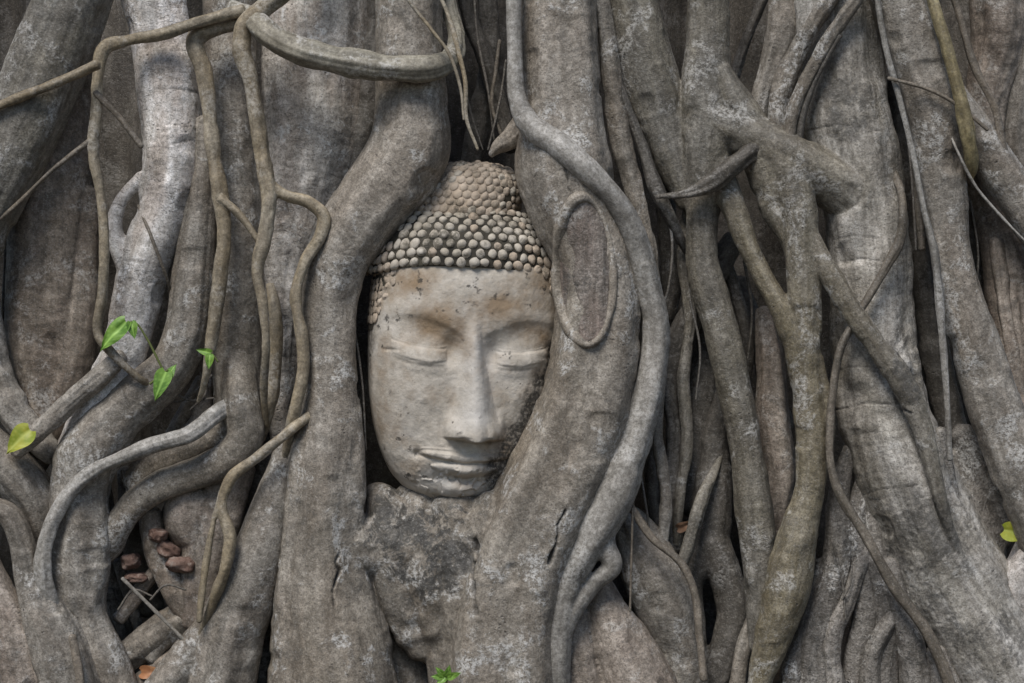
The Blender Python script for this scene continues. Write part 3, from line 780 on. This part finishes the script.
def face_feature(x, z):
    ax = np.abs(x)
    F = np.zeros_like(x)
    # mouth barrel, cheeks, chin
    F += 7 * gs(ax, 0, 46) * gs(z, 50, 34)
    F += 5 * gs(ax, 54, 26) * gs(z, 108, 30)
    F += 8 * gs(ax, 0, 24) * gs(z, 15, 13)
    F -= 4 * gs(ax, 0, 26) * gs(z, 28, 5)
    # forehead
    F += 3 * gs(ax, 0, 60) * gs(z, 205, 28)
    # brows: faint arched crest, shallow hollow below
    bz = 168 + 19 * np.sin(np.clip((ax - 8) / 84, 0, 1) * math.pi * 0.80)
    bw = sstep(4, 18, ax) * (1 - sstep(74, 95, ax))
    F += 1.6 * bw * np.exp(-((z - bz) / np.where(z > bz, 13, 4.0)) ** 2)
    F -= 3.3 * gs(ax, 40, 30) * np.exp(-((z - (bz - 15)) / 13) ** 2) * bw
    F -= 6.5 * gs(ax, 20, 9) * gs(z, 152, 14)
    # eyes: heavy lowered lids
    ex = (ax - 51) / 27
    env = np.sqrt(np.clip(1 - ex ** 2, 0, 1))
    zl = 147.5 - 6.0 * env + 3.5 * ex + 0.15 * np.sin(x * 0.35)
    up = np.clip((z - zl) / 15, 0, 1)
    F += 5.2 * env * np.where(z >= zl, np.clip(1 - up ** 2, 0, 1), np.exp(-((z - zl) / 3.0) ** 2)) ** 0.8
    F += 1.6 * env * gs(z, zl - 7, 5)
    F -= 1.35 * sstep(0.05, 0.5, env) * (0.75 + 0.25 * np.sin(x * 0.21 + 1)) * gs(z, zl - 1.0, 1.4)
    F -= 1.2 * sstep(0.05, 0.4, env) * gs(z, zl + 11 + 2.0 * env, 1.4)
    F -= 2.0 * gs(ax, 78, 6) * gs(z, 150, 1.8)
    # nose: flat ridge, plane sides, flared wings, cut straight underneath
    t = np.clip((z - 68) / 106, 0, 1)
    hgt = 27 * (1 - t) ** 0.95 + 5 * t
    rw = 7.5 * (1 - t) + 4.5 * t
    hw = 17 * (1 - t) ** 1.5 + 12 - 3.0 * t
    xs = x - 7.0 * (1 - t)
    ax_ = ax; ax = np.abs(xs)
    prof = np.clip(1 - np.clip((ax - rw) / (hw - rw), 0, 1), 0, 1)
    prof = 0.6 * prof + 0.4 * prof * prof * (3 - 2 * prof)
    nose = hgt * (prof * 0.85 + 0.15 * prof ** 2)
    nose = np.where(ax < rw, hgt - 2.4 * (ax / rw) ** 2, nose - 2.4 * np.clip(1 - (ax - rw) / 6, 0, 1))
    top = 1 - sstep(164, 190, z)
    cut = sstep(64.5, 68.0, z - 0.06 * ax + 2.0 * gs(ax, 0, 8))
    F += np.maximum(nose, 0) * top * cut
    F += 9.0 * np.exp(-(((ax - 21) / 8.0) ** 2) ** 1.5) * gs(z, 75, 13) * cut
    F += 3 * gs(ax, 0, 10) * gs(z, 77, 9) * cut
    F -= 2.2 * gs(ax, 31, 3.2) * gs(z, 76, 11)
    F -= 5.0 * gs(ax, 13, 6) * gs(z, 67, 2.5)
    ax = ax_
    # lips: thin worn double outline, corners turned up
    cu = 5.0 * (ax / 44) ** 2
    zm = 44.5 + cu - 1.2 * gs(ax, 0, 7)
    le = np.sqrt(np.clip(1 - (ax / 45) ** 2, 0, 1))
    zt = zm + 2.5 + 7.0 * le - 1.6 * gs(ax, 0, 6)
    ul = sstep(-2, 2, z - zm) * (1 - sstep(-3.2, 2.0, z - zt))
    F += 5.0 * ul * le ** 0.7
    le2 = np.sqrt(np.clip(1 - (ax / 33) ** 2, 0, 1))
    lower = np.clip(1 - ((z - (zm - 7.5)) / (7.5 * np.maximum(le2, 0.05))) ** 2, 0, 1) ** 0.9
    F += 6.8 * lower * le2 ** 0.6
    F -= 2.8 * sstep(0, 0.4, le) * gs(z, zm, 1.6)
    F -= 4.4 * gs(ax, 46, 4.0) * gs(z, 51, 3.6)
    F += 1.1 * gs(z, zt + 2.0, 1.3) * sstep(0, 0.5, le)
    F -= 1.6 * gs(ax, 0, 4.5) * gs(z, 61, 5)
    # ruined chin: chips off the left side of it
    return F

nt_, nzr = 560, 430
tt = np.linspace(-1, 1, nt_, endpoint=False)
tt = math.pi * (0.72 * tt + 0.28 * tt ** 3)        # denser at the front
zr = np.concatenate([[0.0, 0.4, 1.2], np.linspace(2, 258, nzr - 3)])
TT, ZR = np.meshgrid(tt, zr)
wv = smooth_interp(ZR, wz, ww); fv = smooth_interp(ZR, fz, ff)
pw = 0.86
sx = np.sign(np.sin(TT)) * np.abs(np.sin(TT)) ** pw; cx = np.sign(np.cos(TT)) * np.abs(np.cos(TT)) ** pw
Xh = wv * sx; Fh = fv * cx * np.where(cx < 0, 0.95, 1.0)
front = sstep(0.0, 0.35, cx)
feat = face_feature(Xh, ZR) * front
pn = np.stack([Xh, Fh, ZR], -1)
# weathering: worn, chipped near the chin and along the right edge
wear = 1.1 * fbm(pn / 26, 4) + 0.5 * fbm(pn / 7 + 5, 3)
chip = sstep(0.02, 0.22, fbm(pn / 17 + 31, 4)) * np.clip(gs(Xh, -8, 36) * gs(ZR, 18, 20) + 0.8 * sstep(58, 80, Xh) * (1 - sstep(110, 180, ZR)), 0, 1)
lipw = np.clip(gs(Xh, 0, 52) * gs(ZR, 44, 22), 0, 1)
blk_ = sstep(0.0, 0.09, fbm(pn / 13 + 51, 3)) * np.clip(gs(Xh, 2, 34) * gs(ZR, 18, 15) * 1.3, 0, 1)
feat = feat + wear * (1 + 1.1 * lipw) - 5.0 * chip - 3.2 * blk_ + lipw * 1.2 * fbm(pn / 11 + 77, 3)
Fh2 = Fh + feat
V = to_world(Xh, Fh2, ZR).reshape(-1, 3)
nr_ = len(zr)
F = [(j * nt_ + i, j * nt_ + (i + 1) % nt_, (j + 1) * nt_ + (i + 1) % nt_, (j + 1) * nt_ + i) for j in range(nr_ - 1) for i in range(nt_)]
F.append(tuple(reversed([i for i in range(nt_)])))
# weather stains kept as vertex values: brown wash, white bare plaster, black algae
x, z = Xh.ravel(), ZR.ravel()
pf = pn.reshape(-1, 3)
n1 = fbm(pf / 22 + 3, 5, 0.6); n2 = fbm(pf / 9 + 13, 4, 0.6); n3 = fbm(pf / 30 + 23, 5, 0.6)
brown = np.clip(gs(z, 178, 26) * gs(x, -28, 34) * 1.1 + gs(z, 214, 20) * gs(x, -68, 20) * 0.8 + gs(z, 196, 16) * gs(x, 32, 26) * 0.9 + gs(z, 225, 30) * gs(x, 62, 26) * 0.7
                + gs(z, 172, 14) * gs(x, 66, 20) * 0.8 + gs(z, 30, 16) * gs(x, -52, 14) * 0.4 + gs(z, 90, 30) * gs(x, -86, 10) * 0.4 + gs(z, 60, 9) * gs(x, 36, 12) * 0.5 - 0.08 + 0.9 * n1, 0, 1)
white = np.clip(gs(np.abs(x - 5), 0, 21) * sstep(66, 90, z) * (1 - sstep(150, 180, z)) * 1.0 + gs(z, 20, 24) * gs(x, -4, 40) * 0.95 + gs(z, 186, 18) * gs(x, 6, 22) * 0.45 + 0.9 * n3 - 0.15, 0, 1)
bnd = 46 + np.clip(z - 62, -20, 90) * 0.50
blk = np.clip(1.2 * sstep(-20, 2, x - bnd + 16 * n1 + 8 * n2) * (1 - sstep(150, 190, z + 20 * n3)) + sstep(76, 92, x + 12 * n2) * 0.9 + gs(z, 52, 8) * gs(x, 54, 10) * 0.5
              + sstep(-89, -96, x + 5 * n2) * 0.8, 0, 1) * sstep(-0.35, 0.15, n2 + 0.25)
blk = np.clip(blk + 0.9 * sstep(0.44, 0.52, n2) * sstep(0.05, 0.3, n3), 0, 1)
me = mesh_from('face', V, F)
set_attr(me, 'brown', brown, 'FLOAT'); set_attr(me, 'white', white, 'FLOAT'); set_attr(me, 'algae', blk, 'FLOAT')

def stone_mat(name, A, B, stains=True, bump=1.0):
    m, nt, b = new_mat(name)
    g = G(nt); pos = g.geo()
    c = g.mix(g.ramp(g.noise(pos, 16, 7, 0.65), 0.35, 0.65), A, B)
    c = g.mix(g.ramp(g.noise(pos, 55, 6, 0.7), 0.35, 0.7, 0.0, 0.5), g.mix(1.0, c, (0.80, 0.79, 0.77), 'MULTIPLY'), g.mix(1.0, c, (1.2, 1.2, 1.2), 'MULTIPLY'))
    if stains:
        c = g.mix(g.math('MULTIPLY', g.attr('white').outputs['Fac'], 0.7), c, (0.60, 0.58, 0.55))
        c = g.mix(g.math('MULTIPLY', g.attr('brown').outputs['Fac'], 0.85), c, (0.24, 0.165, 0.095))
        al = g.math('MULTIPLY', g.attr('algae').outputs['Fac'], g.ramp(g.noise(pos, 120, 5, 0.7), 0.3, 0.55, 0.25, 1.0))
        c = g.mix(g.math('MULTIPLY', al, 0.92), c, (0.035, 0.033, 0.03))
    if not stains:
        gr = g.math('MULTIPLY', g.ramp(g.noise(g.vadd(pos, (4, 1, 7)), 20, 5, 0.7), 0.46, 0.62), g.ramp(g.noise(pos, 150, 4, 0.7), 0.35, 0.55))
        c = g.mix(g.math('MULTIPLY', gr, 0.75), c, (0.075, 0.068, 0.052))
    sp = g.ramp(g.noise(pos, 190, 4, 0.7), 0.62, 0.72)
    c = g.mix(g.math('MULTIPLY', sp, 0.5), c, (0.10, 0.09, 0.08))
    hole = g.math('MULTIPLY', g.ramp(g.voro(pos, 42), 0.06, 0.16, 1.0, 0.0), g.ramp(g.noise(pos, 13, 3), 0.54, 0.62))
    c = g.mix(g.math('MULTIPLY', hole, 0.8), c, (0.07, 0.06, 0.05))
    nt.links.new(c, b.inputs['Base Color'])
    h = g.math('MULTIPLY_ADD', g.noise(pos, 140, 6, 0.7), 0.5, g.noise(pos, 30, 8, 0.65))
    h = g.math('MULTIPLY_ADD', hole, -0.6, h)
    bp = g.n('ShaderNodeBump'); bp.inputs['Strength'].default_value = 0.6 * bump; bp.inputs['Distance'].default_value = 0.005
    nt.links.new(h, bp.inputs['Height']); nt.links.new(bp.outputs[0], b.inputs['Normal'])
    return m

M['stone'] = stone_mat('weathered_stone', (0.45, 0.412, 0.36), (0.56, 0.52, 0.465))
M['curl'] = stone_mat('pale_curl_stone', (0.42, 0.38, 0.32), (0.58, 0.54, 0.48), stains=False)
M['curl_worn'] = stone_mat('worn_curl_stone', (0.43, 0.355, 0.28), (0.56, 0.48, 0.40), stains=False)
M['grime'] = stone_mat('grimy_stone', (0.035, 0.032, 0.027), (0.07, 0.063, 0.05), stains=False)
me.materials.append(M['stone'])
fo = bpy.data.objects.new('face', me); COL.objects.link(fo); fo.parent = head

def dome(levels, offx=0.0, nseg=160):
    """closed dome from (z, half width, half depth) levels in the head frame"""
    ts = np.linspace(0, 2 * math.pi, nseg, endpoint=False)
    V = []
    for zc, w, f in levels:
        V.append(np.stack([offx + w * np.sin(ts), f * np.cos(ts), np.full(nseg, zc)], -1))
    V = np.array(V)
    n = len(levels)
    F = [(j * nseg + i, j * nseg + (i + 1) % nseg, (j + 1) * nseg + (i + 1) % nseg, (j + 1) * nseg + i) for j in range(n - 1) for i in range(nseg)]
    F.append(tuple((n - 1) * nseg + i for i in range(nseg)))
    F.append(tuple(reversed(range(nseg))))
    return V.reshape(-1, 3), F

def bead(c, nrm, r, squash, jit):
    """one worn curl: a lumpy dome of stone standing on the surface"""
    nrm = nrm / np.linalg.norm(nrm)
    a = np.cross(nrm, (0.3, 0.1, 1.0)); a /= np.linalg.norm(a); b2 = np.cross(nrm, a)
    V, F = [], []
    rings = [(0.0, 1.0), (0.35, 0.97), (0.65, 0.80), (0.86, 0.52), (0.97, 0.22)]
    ns = 12
    for h, w in rings:
        for k in range(ns):
            t = 2 * math.pi * k / ns
            wob = 1 + jit * vnoise(np.array([c[0] * 0.3 + math.cos(t), c[2] * 0.3 + math.sin(t), h * 2]))
            V.append(c + nrm * (h * r * squash - 0.12 * r) + (a * math.cos(t) + b2 * math.sin(t)) * r * w * wob)
    V.append(c + nrm * (r * squash * 0.88))
    for j in range(len(rings) - 1):
        for k in range(ns):
            F.append((j * ns + k, j * ns + (k + 1) % ns, (j + 1) * ns + (k + 1) % ns, (j + 1) * ns + k))
    t0 = (len(rings) - 1) * ns
    for k in range(ns):
        F.append((t0 + k, t0 + (k + 1) % ns, len(V) - 1))
    return np.array(V), F

def hair(name, levels, offx, pitch, rad, squash, mats, worn, shear=0.0, basemat=None):
    lv = np.array(levels, float)
    zs = np.linspace(lv[0, 0], lv[-1, 0], 60)
    wv = smooth_interp(zs, lv[:, 0], lv[:, 1]); fv = smooth_interp(zs, lv[:, 0], lv[:, 2])
    V, F = dome(list(zip(zs, wv, fv)), offx)
    z0 = lv[0, 0]
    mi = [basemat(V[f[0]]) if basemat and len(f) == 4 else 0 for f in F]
    Vall = [V]; nb = len(V)
    # rows at equal steps along the profile
    arc = np.concatenate([[0], np.cumsum(np.hypot(np.diff(zs), np.diff(fv)))])
    nrow = int(arc[-1] / (pitch * 0.88))
    for r_ in range(nrow + 1):
        s_ = (r_ + 0.45) * pitch * 0.88
        if s_ > arc[-1]: break
        zc = np.interp(s_, arc, zs); w = np.interp(s_, arc, wv); f = np.interp(s_, arc, fv)
        dz = np.interp(min(s_ + 1, arc[-1]), arc, zs) - np.interp(s_ - 1, arc, zs)
        df = np.interp(min(s_ + 1, arc[-1]), arc, fv) - np.interp(s_ - 1, arc, fv)
        nh = dz / math.hypot(dz, df); nv = -df / math.hypot(dz, df)
        per = math.pi * (3 * (w + f) - math.sqrt((3 * w + f) * (w + 3 * f)))
        n_ = max(5, int(per / pitch))
        for k in range(n_):
            t = 2 * math.pi * (k + 0.5 * (r_ % 2)) / n_ + rng.uniform(-0.012, 0.012)
            if math.cos(t) < -0.35: continue
            c = np.array([offx + w * math.sin(t), f * math.cos(t), zc + rng.uniform(-0.5, 0.5)])
            nn = np.array([math.sin(t) * nh / w * f, math.cos(t) * nh, nv])
            if rng.uniform() < 0.012: continue
            rr = rad * rng.uniform(0.82, 1.06)
            sq = squash * rng.uniform(0.7, 1.1)
            bv, bf = bead(c, nn, rr, sq, 0.25)
            Vall.append(bv)
            F += [tuple(i + nb for i in q) for q in bf]
            wn_ = worn(c)
            mi += [2 if rng.uniform() < wn_ else 1] * len(bf)
            nb += len(bv)
    Vall = np.vstack(Vall)
    Vall[:, 0] += shear * (Vall[:, 2] - z0)
    if shear == 0: Vall[:, 2] -= 11 * np.clip(np.abs(Vall[:, 0]) / 95, 0, 1) ** 3.5 * (1 - sstep(240, 285, Vall[:, 2]))
    Vall += np.stack([fbm(Vall / 14 + 7, 2), fbm(Vall / 14 + 27, 2), fbm(Vall / 14 + 47, 2)], -1) * 0.9
    me = mesh_from(name, to_world(Vall[:, 0], Vall[:, 1], Vall[:, 2]), F)
    for m_ in mats: me.materials.append(m_)
    me.polygons.foreach_set('material_index', mi)
    o = bpy.data.objects.new(name, me); COL.objects.link(o); o.parent = head
    return o

hair('curled_hair', [(234, 98, 74), (246, 97, 74), (258, 93, 71), (269, 85, 65), (279, 75, 56), (287, 63, 46), (290, 60, 43), (292, 52, 37)], -4.0, 10.3, 4.85, 0.95,
     [M['grime'], M['curl'], M['curl_worn']], lambda c: 0.12 + 0.6 * (c[0] > 35) * (c[2] < 262) + 0.7 * (c[0] < -80))
hair('topknot', [(280, 55, 47), (290, 55.5, 47), (302, 55, 46), (314, 53, 44), (325, 48, 40), (333, 40, 33), (338, 28, 23), (341, 11, 9)], -12.0, 8.4, 4.5, 0.62,
     [M['grime'], M['curl'], M['curl_worn']], lambda c: 0.9, shear=0.22,
     basemat=lambda v: 2 if (abs(v[0] + 14) + 14 * vnoise(np.array(v) / 9) < 37 and v[2] < 334) else 0)

# worn curls running down the temples to the ears
for sd in (-1, 1):
    Vs, Fs, nb = [], [], 0
    for r_ in range(8):
        zc = 232 - r_ * 7.4
        w = smooth_interp(np.array([zc]), wz, ww)[0]; f = smooth_interp(np.array([zc]), fz, ff)[0]
        t = 0.84 + 0.052 * r_ + 0.04 * (r_ % 2)
        while t < 1.75:
            k_ = math.sin(t) ** pw, (abs(math.cos(t)) ** pw) * (1 if math.cos(t) > 0 else -1)
            c = np.array([sd * (w + 0.3) * k_[0], f * k_[1] + 0.6, zc + rng.uniform(-1.4, 1.4)])
            bv, bf = bead(c, np.array([sd * math.sin(t), math.cos(t), 0.12]), 4.4 * rng.uniform(0.7, 1.12), 0.5, 0.7)
            Vs.append(bv); Fs += [tuple(i + nb for i in q) for q in bf]; nb += len(bv)
            t += 0.118
    # the ground the curls stand on, so the strip is one piece
    bv = []
    zs_ = np.linspace(168, 240, 16); ts_ = np.linspace(0.83, 1.85, 16)
    for zc in zs_:
        w = smooth_interp(np.array([zc]), wz, ww)[0]; f = smooth_interp(np.array([zc]), fz, ff)[0]
        t0 = max(0.0, (232 - zc) / 7.4) * 0.052
        for t in ts_:
            t = min(t + t0, 1.95)
            cs = math.cos(t)
            bv.append((sd * (w + 0.9) * math.sin(t) ** pw, f * abs(cs) ** pw * (1 if cs > 0 else -1) + (0.5 if t > 0.90 + t0 else -1.5), zc))
    na_ = len(ts_)
    Vs.append(np.array(bv)); Fs += [(nb + j * na_ + i, nb + j * na_ + i + 1, nb + (j + 1) * na_ + i + 1, nb + (j + 1) * na_ + i) for j in range(len(zs_) - 1) for i in range(na_ - 1)]
    Vs = np.vstack(Vs)
    me = mesh_from('side_hair', to_world(Vs[:, 0], Vs[:, 1], Vs[:, 2]), Fs, M['curl_worn'])
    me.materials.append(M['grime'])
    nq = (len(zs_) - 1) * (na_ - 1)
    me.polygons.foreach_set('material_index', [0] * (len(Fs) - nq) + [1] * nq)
    o = bpy.data.objects.new('side_hair', me); COL.objects.link(o); o.parent = head

# ------------------------------------------------------------------ small things
def leaf_mat(name, A, B, vein):
    m, nt, b = new_mat(name)
    g = G(nt); pos = g.geo()
    c = g.mix(g.ramp(g.noise(pos, 40, 4), 0.35, 0.65), A, B)
    c = g.mix(g.math('MULTIPLY', g.attr('vein').outputs['Fac'], 0.6), c, vein)
    nt.links.new(c, b.inputs['Base Color'])
    b.inputs['Roughness'].default_value = 0.45
    b.inputs['Specular IOR Level'].default_value = 0.4
    b.inputs['Subsurface Weight'].default_value = 0.0
    return m

M['leaf'] = leaf_mat('fresh_leaf', (0.075, 0.17, 0.022), (0.15, 0.275, 0.04), (0.4, 0.65, 0.15))
M['leaf_yellow'] = leaf_mat('yellowing_leaf', (0.20, 0.25, 0.025), (0.33, 0.33, 0.04), (0.5, 0.55, 0.15))
M['leaf_dead'] = leaf_mat('dead_leaf', (0.30, 0.13, 0.06), (0.42, 0.21, 0.10), (0.2, 0.1, 0.05))
M['leaf_brown'] = leaf_mat('brown_leaf', (0.13, 0.075, 0.045), (0.22, 0.13, 0.08), (0.1, 0.06, 0.04))
m, nt, b = new_mat('leaf_stem'); b.inputs['Base Color'].default_value = (0.10, 0.12, 0.04, 1); M['stem'] = m

def leaf_mesh(length, width, curl, fold, seed, mat):
    """heart-shaped leaf lying along +Y, face up +Z, with a midrib fold and a drip tip"""
    nu, nv = 16, 9
    V, F, vein = [], [], []
    for i in range(nu + 1):
        t = i / nu
        w = width * 0.5 * (math.sin(math.pi * min(1, t * 0.96 + 0.04) ** 0.62)) ** 0.85 * (1 - 0.12 * t)
        if t > 0.82: w *= 0.75
        for j in range(nv):
            q = j / (nv - 1) * 2 - 1
            y = length * (t - 0.10 * (1 - t) * abs(q) ** 1.5 * 1.0)
            zc = fold * abs(q) * w + curl * length * (t ** 2) * -0.5 + 0.05 * length * vnoise(np.array([seed + t * 3, q * 2, seed]))
            V.append((q * w, y, zc))
            vein.append(max(0, 1 - abs(q) * 5) + 0.4 * (abs(math.sin((t + abs(q) * 0.18) * 22)) > 0.96))
    for i in range(nu):
        for j in range(nv - 1):
            F.append((i * nv + j, i * nv + j + 1, (i + 1) * nv + j + 1, (i + 1) * nv + j))
    me = mesh_from('leaf', V, F, mat)
    set_attr(me, 'vein', np.clip(vein, 0, 1), 'FLOAT')
    return me

from mathutils import Matrix
def leaf_at(px, py, d, length, width, ang, tilt, mat, parent=None, name='leaf', curl=0.35, fold=0.25, roll=0.0, base=None):
    """ang = direction of the tip in the picture (degrees, 0 right, 90 up); px,py = the stalk end"""
    a = math.radians(ang)
    ydir = Vector((math.cos(a), 0, math.sin(a)))
    nrm = Vector((0, -1, 0))
    t = math.radians(tilt)
    yd = (ydir * math.cos(t) + nrm * math.sin(t)).normalized()
    zd = (nrm * math.cos(t) - ydir * math.sin(t)).normalized()
    zd = Matrix.Rotation(math.radians(roll), 3, yd) @ zd
    xd = yd.cross(zd)
    R = Matrix((xd, yd, zd)).transposed().to_4x4()
    R.translation = Vector(P(px, py, d))
    me = leaf_mesh(length * U, width * U, curl, fold, px * 0.13, M[mat])
    me.transform(R)
    return link(name, me, parent)

def stem(path, parent, name='stem'):
    p = catmull(path, 1.5)
    V, F, _ = tube(p, 8)
    return link(name, mesh_from(name, V, F, M['stem']), parent)

def sprig(loc, label):
    e = bpy.data.objects.new('leaf_sprig', None); e.location = P(*loc); COL.objects.link(e)
    return tag(e, label, 'sprig')

s1 = sprig((152, 350, 66), 'green sprig with one large and one small leaf on the vine at left')
stem(D([(162,368,1.2),(154,352,1.2),(146,337,1.1),(134,322,0.9),(124,324,0.8)], 66), s1)
leaf_at(126, 322, 68, 38, 20, 226, 8, 'leaf', s1, roll=18)
leaf_at(131, 322, 70, 17, 11, 285, 10, 'leaf', s1, roll=-15)
s2 = sprig((160, 380, 60), 'green sprig with a pair of leaves in the crook of the swollen root')
stem(D([(150,384,1.2),(160,376,1.1),(168,370,1)], 66), s2)
leaf_at(166, 372, 69, 30, 18, 248, 10, 'leaf', s2, roll=10)
leaf_at(167, 379, 67, 17, 12, 62, 5, 'leaf', s2, roll=-25)
s3 = sprig((212, 355, 58), 'tiny green sprig with two small leaves beside the tan vine')
stem(D([(218,362,0.9),(212,354,0.9),(207,352,0.8)], 60), s3)
leaf_at(211, 353, 62, 15, 8, 168, 8, 'leaf', s3)
leaf_at(210, 355, 64, 14, 9, 265, 10, 'leaf', s3)
l4 = leaf_at(30, 430, 62, 32, 24, 224, 12, 'leaf_yellow', None, name='leaf', roll=12)
tag(l4, 'single yellow green leaf at the left edge by the bent root', 'leaf')
l5 = leaf_at(1004, 530, 44, 30, 20, -12, 10, 'leaf_yellow', None, name='leaf')
tag(l5, 'single yellow leaf lodged at the right edge above the pale root', 'leaf')

s6 = bpy.data.objects.new('seedling', None); s6.location = P(446, 690, 92); COL.objects.link(s6)
tag(s6, 'small green seedling at the foot of the tree below the stone head', 'plant')
stem(D([(448,700,1.4),(447,685,1.2),(446,674,1)], 92), s6)
for a_, L in ((20, 14), (75, 13), (130, 14), (175, 13), (220, 10)):
    leaf_at(446 + 2 * math.cos(math.radians(a_)), 677, 93, L, 8, a_, 25, 'leaf', s6)

def dead(px, py, d, L, W, a_, mat, label, group=None):
    o = leaf_at(px, py, d, L, W, a_, 30, mat, None, name='dead_leaf', curl=0.9, fold=0.5, roll=random.uniform(-30, 30))
    return tag(o, label, 'dead leaf', group)
dead(142, 672, 16, 26, 14, 5, 'leaf_dead', 'curled orange brown dead leaf at the foot of the swollen root')
dead(158, 682, 20, 22, 12, 35, 'leaf_dead', 'second orange dead leaf lying lower, against the leaning root')
dead(678, 528, 0, 18, 11, 20, 'leaf_brown', 'brown dead leaf caught in the hollow between dark roots')
dead(992, 560, 20, 20, 12, 100, 'leaf_brown', 'brown dead leaf in the gap under the yellow leaf')

# broken bricks showing in the hollow at lower left
m, nt, b = new_mat('old_brick'); g = G(nt); pos = g.geo()
c = g.mix(g.ramp(g.noise(pos, 30, 6, 0.7), 0.35, 0.65), (0.12, 0.072, 0.056), (0.24, 0.165, 0.135))
c = g.mix(g.ramp(g.noise(pos, 60, 5, 0.7), 0.55, 0.65), c, (0.27, 0.22, 0.19))
nt.links.new(c, b.inputs['Base Color'])
bp = g.n('ShaderNodeBump'); bp.inputs['Distance'].default_value = 0.006
nt.links.new(g.noise(pos, 90, 6, 0.7), bp.inputs['Height']); nt.links.new(bp.outputs[0], b.inputs['Normal'])
M['brick'] = m
def chunk(px, py, d, sx_, sy_, ang, label):
    bm = bmesh.new()
    bmesh.ops.create_cube(bm, size=2.0)
    bmesh.ops.subdivide_edges(bm, edges=bm.edges[:], cuts=9, use_grid_fill=True)
    a_ = math.radians(ang)
    for v in bm.verts:
        p = np.array(v.co)
        q = p / (np.sum(np.abs(p) ** 3) ** (1 / 3))          # well rounded block
        q = q * (1 + 0.38 * fbm(q * 1.5 + px, 3))
        x_, z_ = q[0] * sx_ * 0.95, q[2] * sy_ * 0.95
        v.co = ((x_ * math.cos(a_) - z_ * math.sin(a_)) * U, q[1] * 14 * U, (x_ * math.sin(a_) + z_ * math.cos(a_)) * U)
    me = bpy.data.meshes.new('brick_fragment'); bm.to_mesh(me); bm.free()
    me.polygons.foreach_set('use_smooth', [True] * len(me.polygons))
    me.materials.append(M['brick'])
    o = bpy.data.objects.new('brick_fragment', me); o.location = P(px, py, d); COL.objects.link(o)
    return tag(o, label, 'brick')
chunk(158, 535, 14, 9, 7, -20, 'reddish brick fragment topmost in the hollow at lower left')
chunk(169, 550, 10, 12, 7, -28, 'dark brick fragment wedged under the topmost one')
chunk(182, 564, 16, 14, 8, -4, 'pale pink brick fragment, largest in the hollow')
chunk(131, 561, 6, 9, 8, 10, 'small brick fragment with a dark ring, left in the hollow')
chunk(136, 577, 4, 11, 5, -5, 'flat brick fragment lying lowest on the left of the hollow')
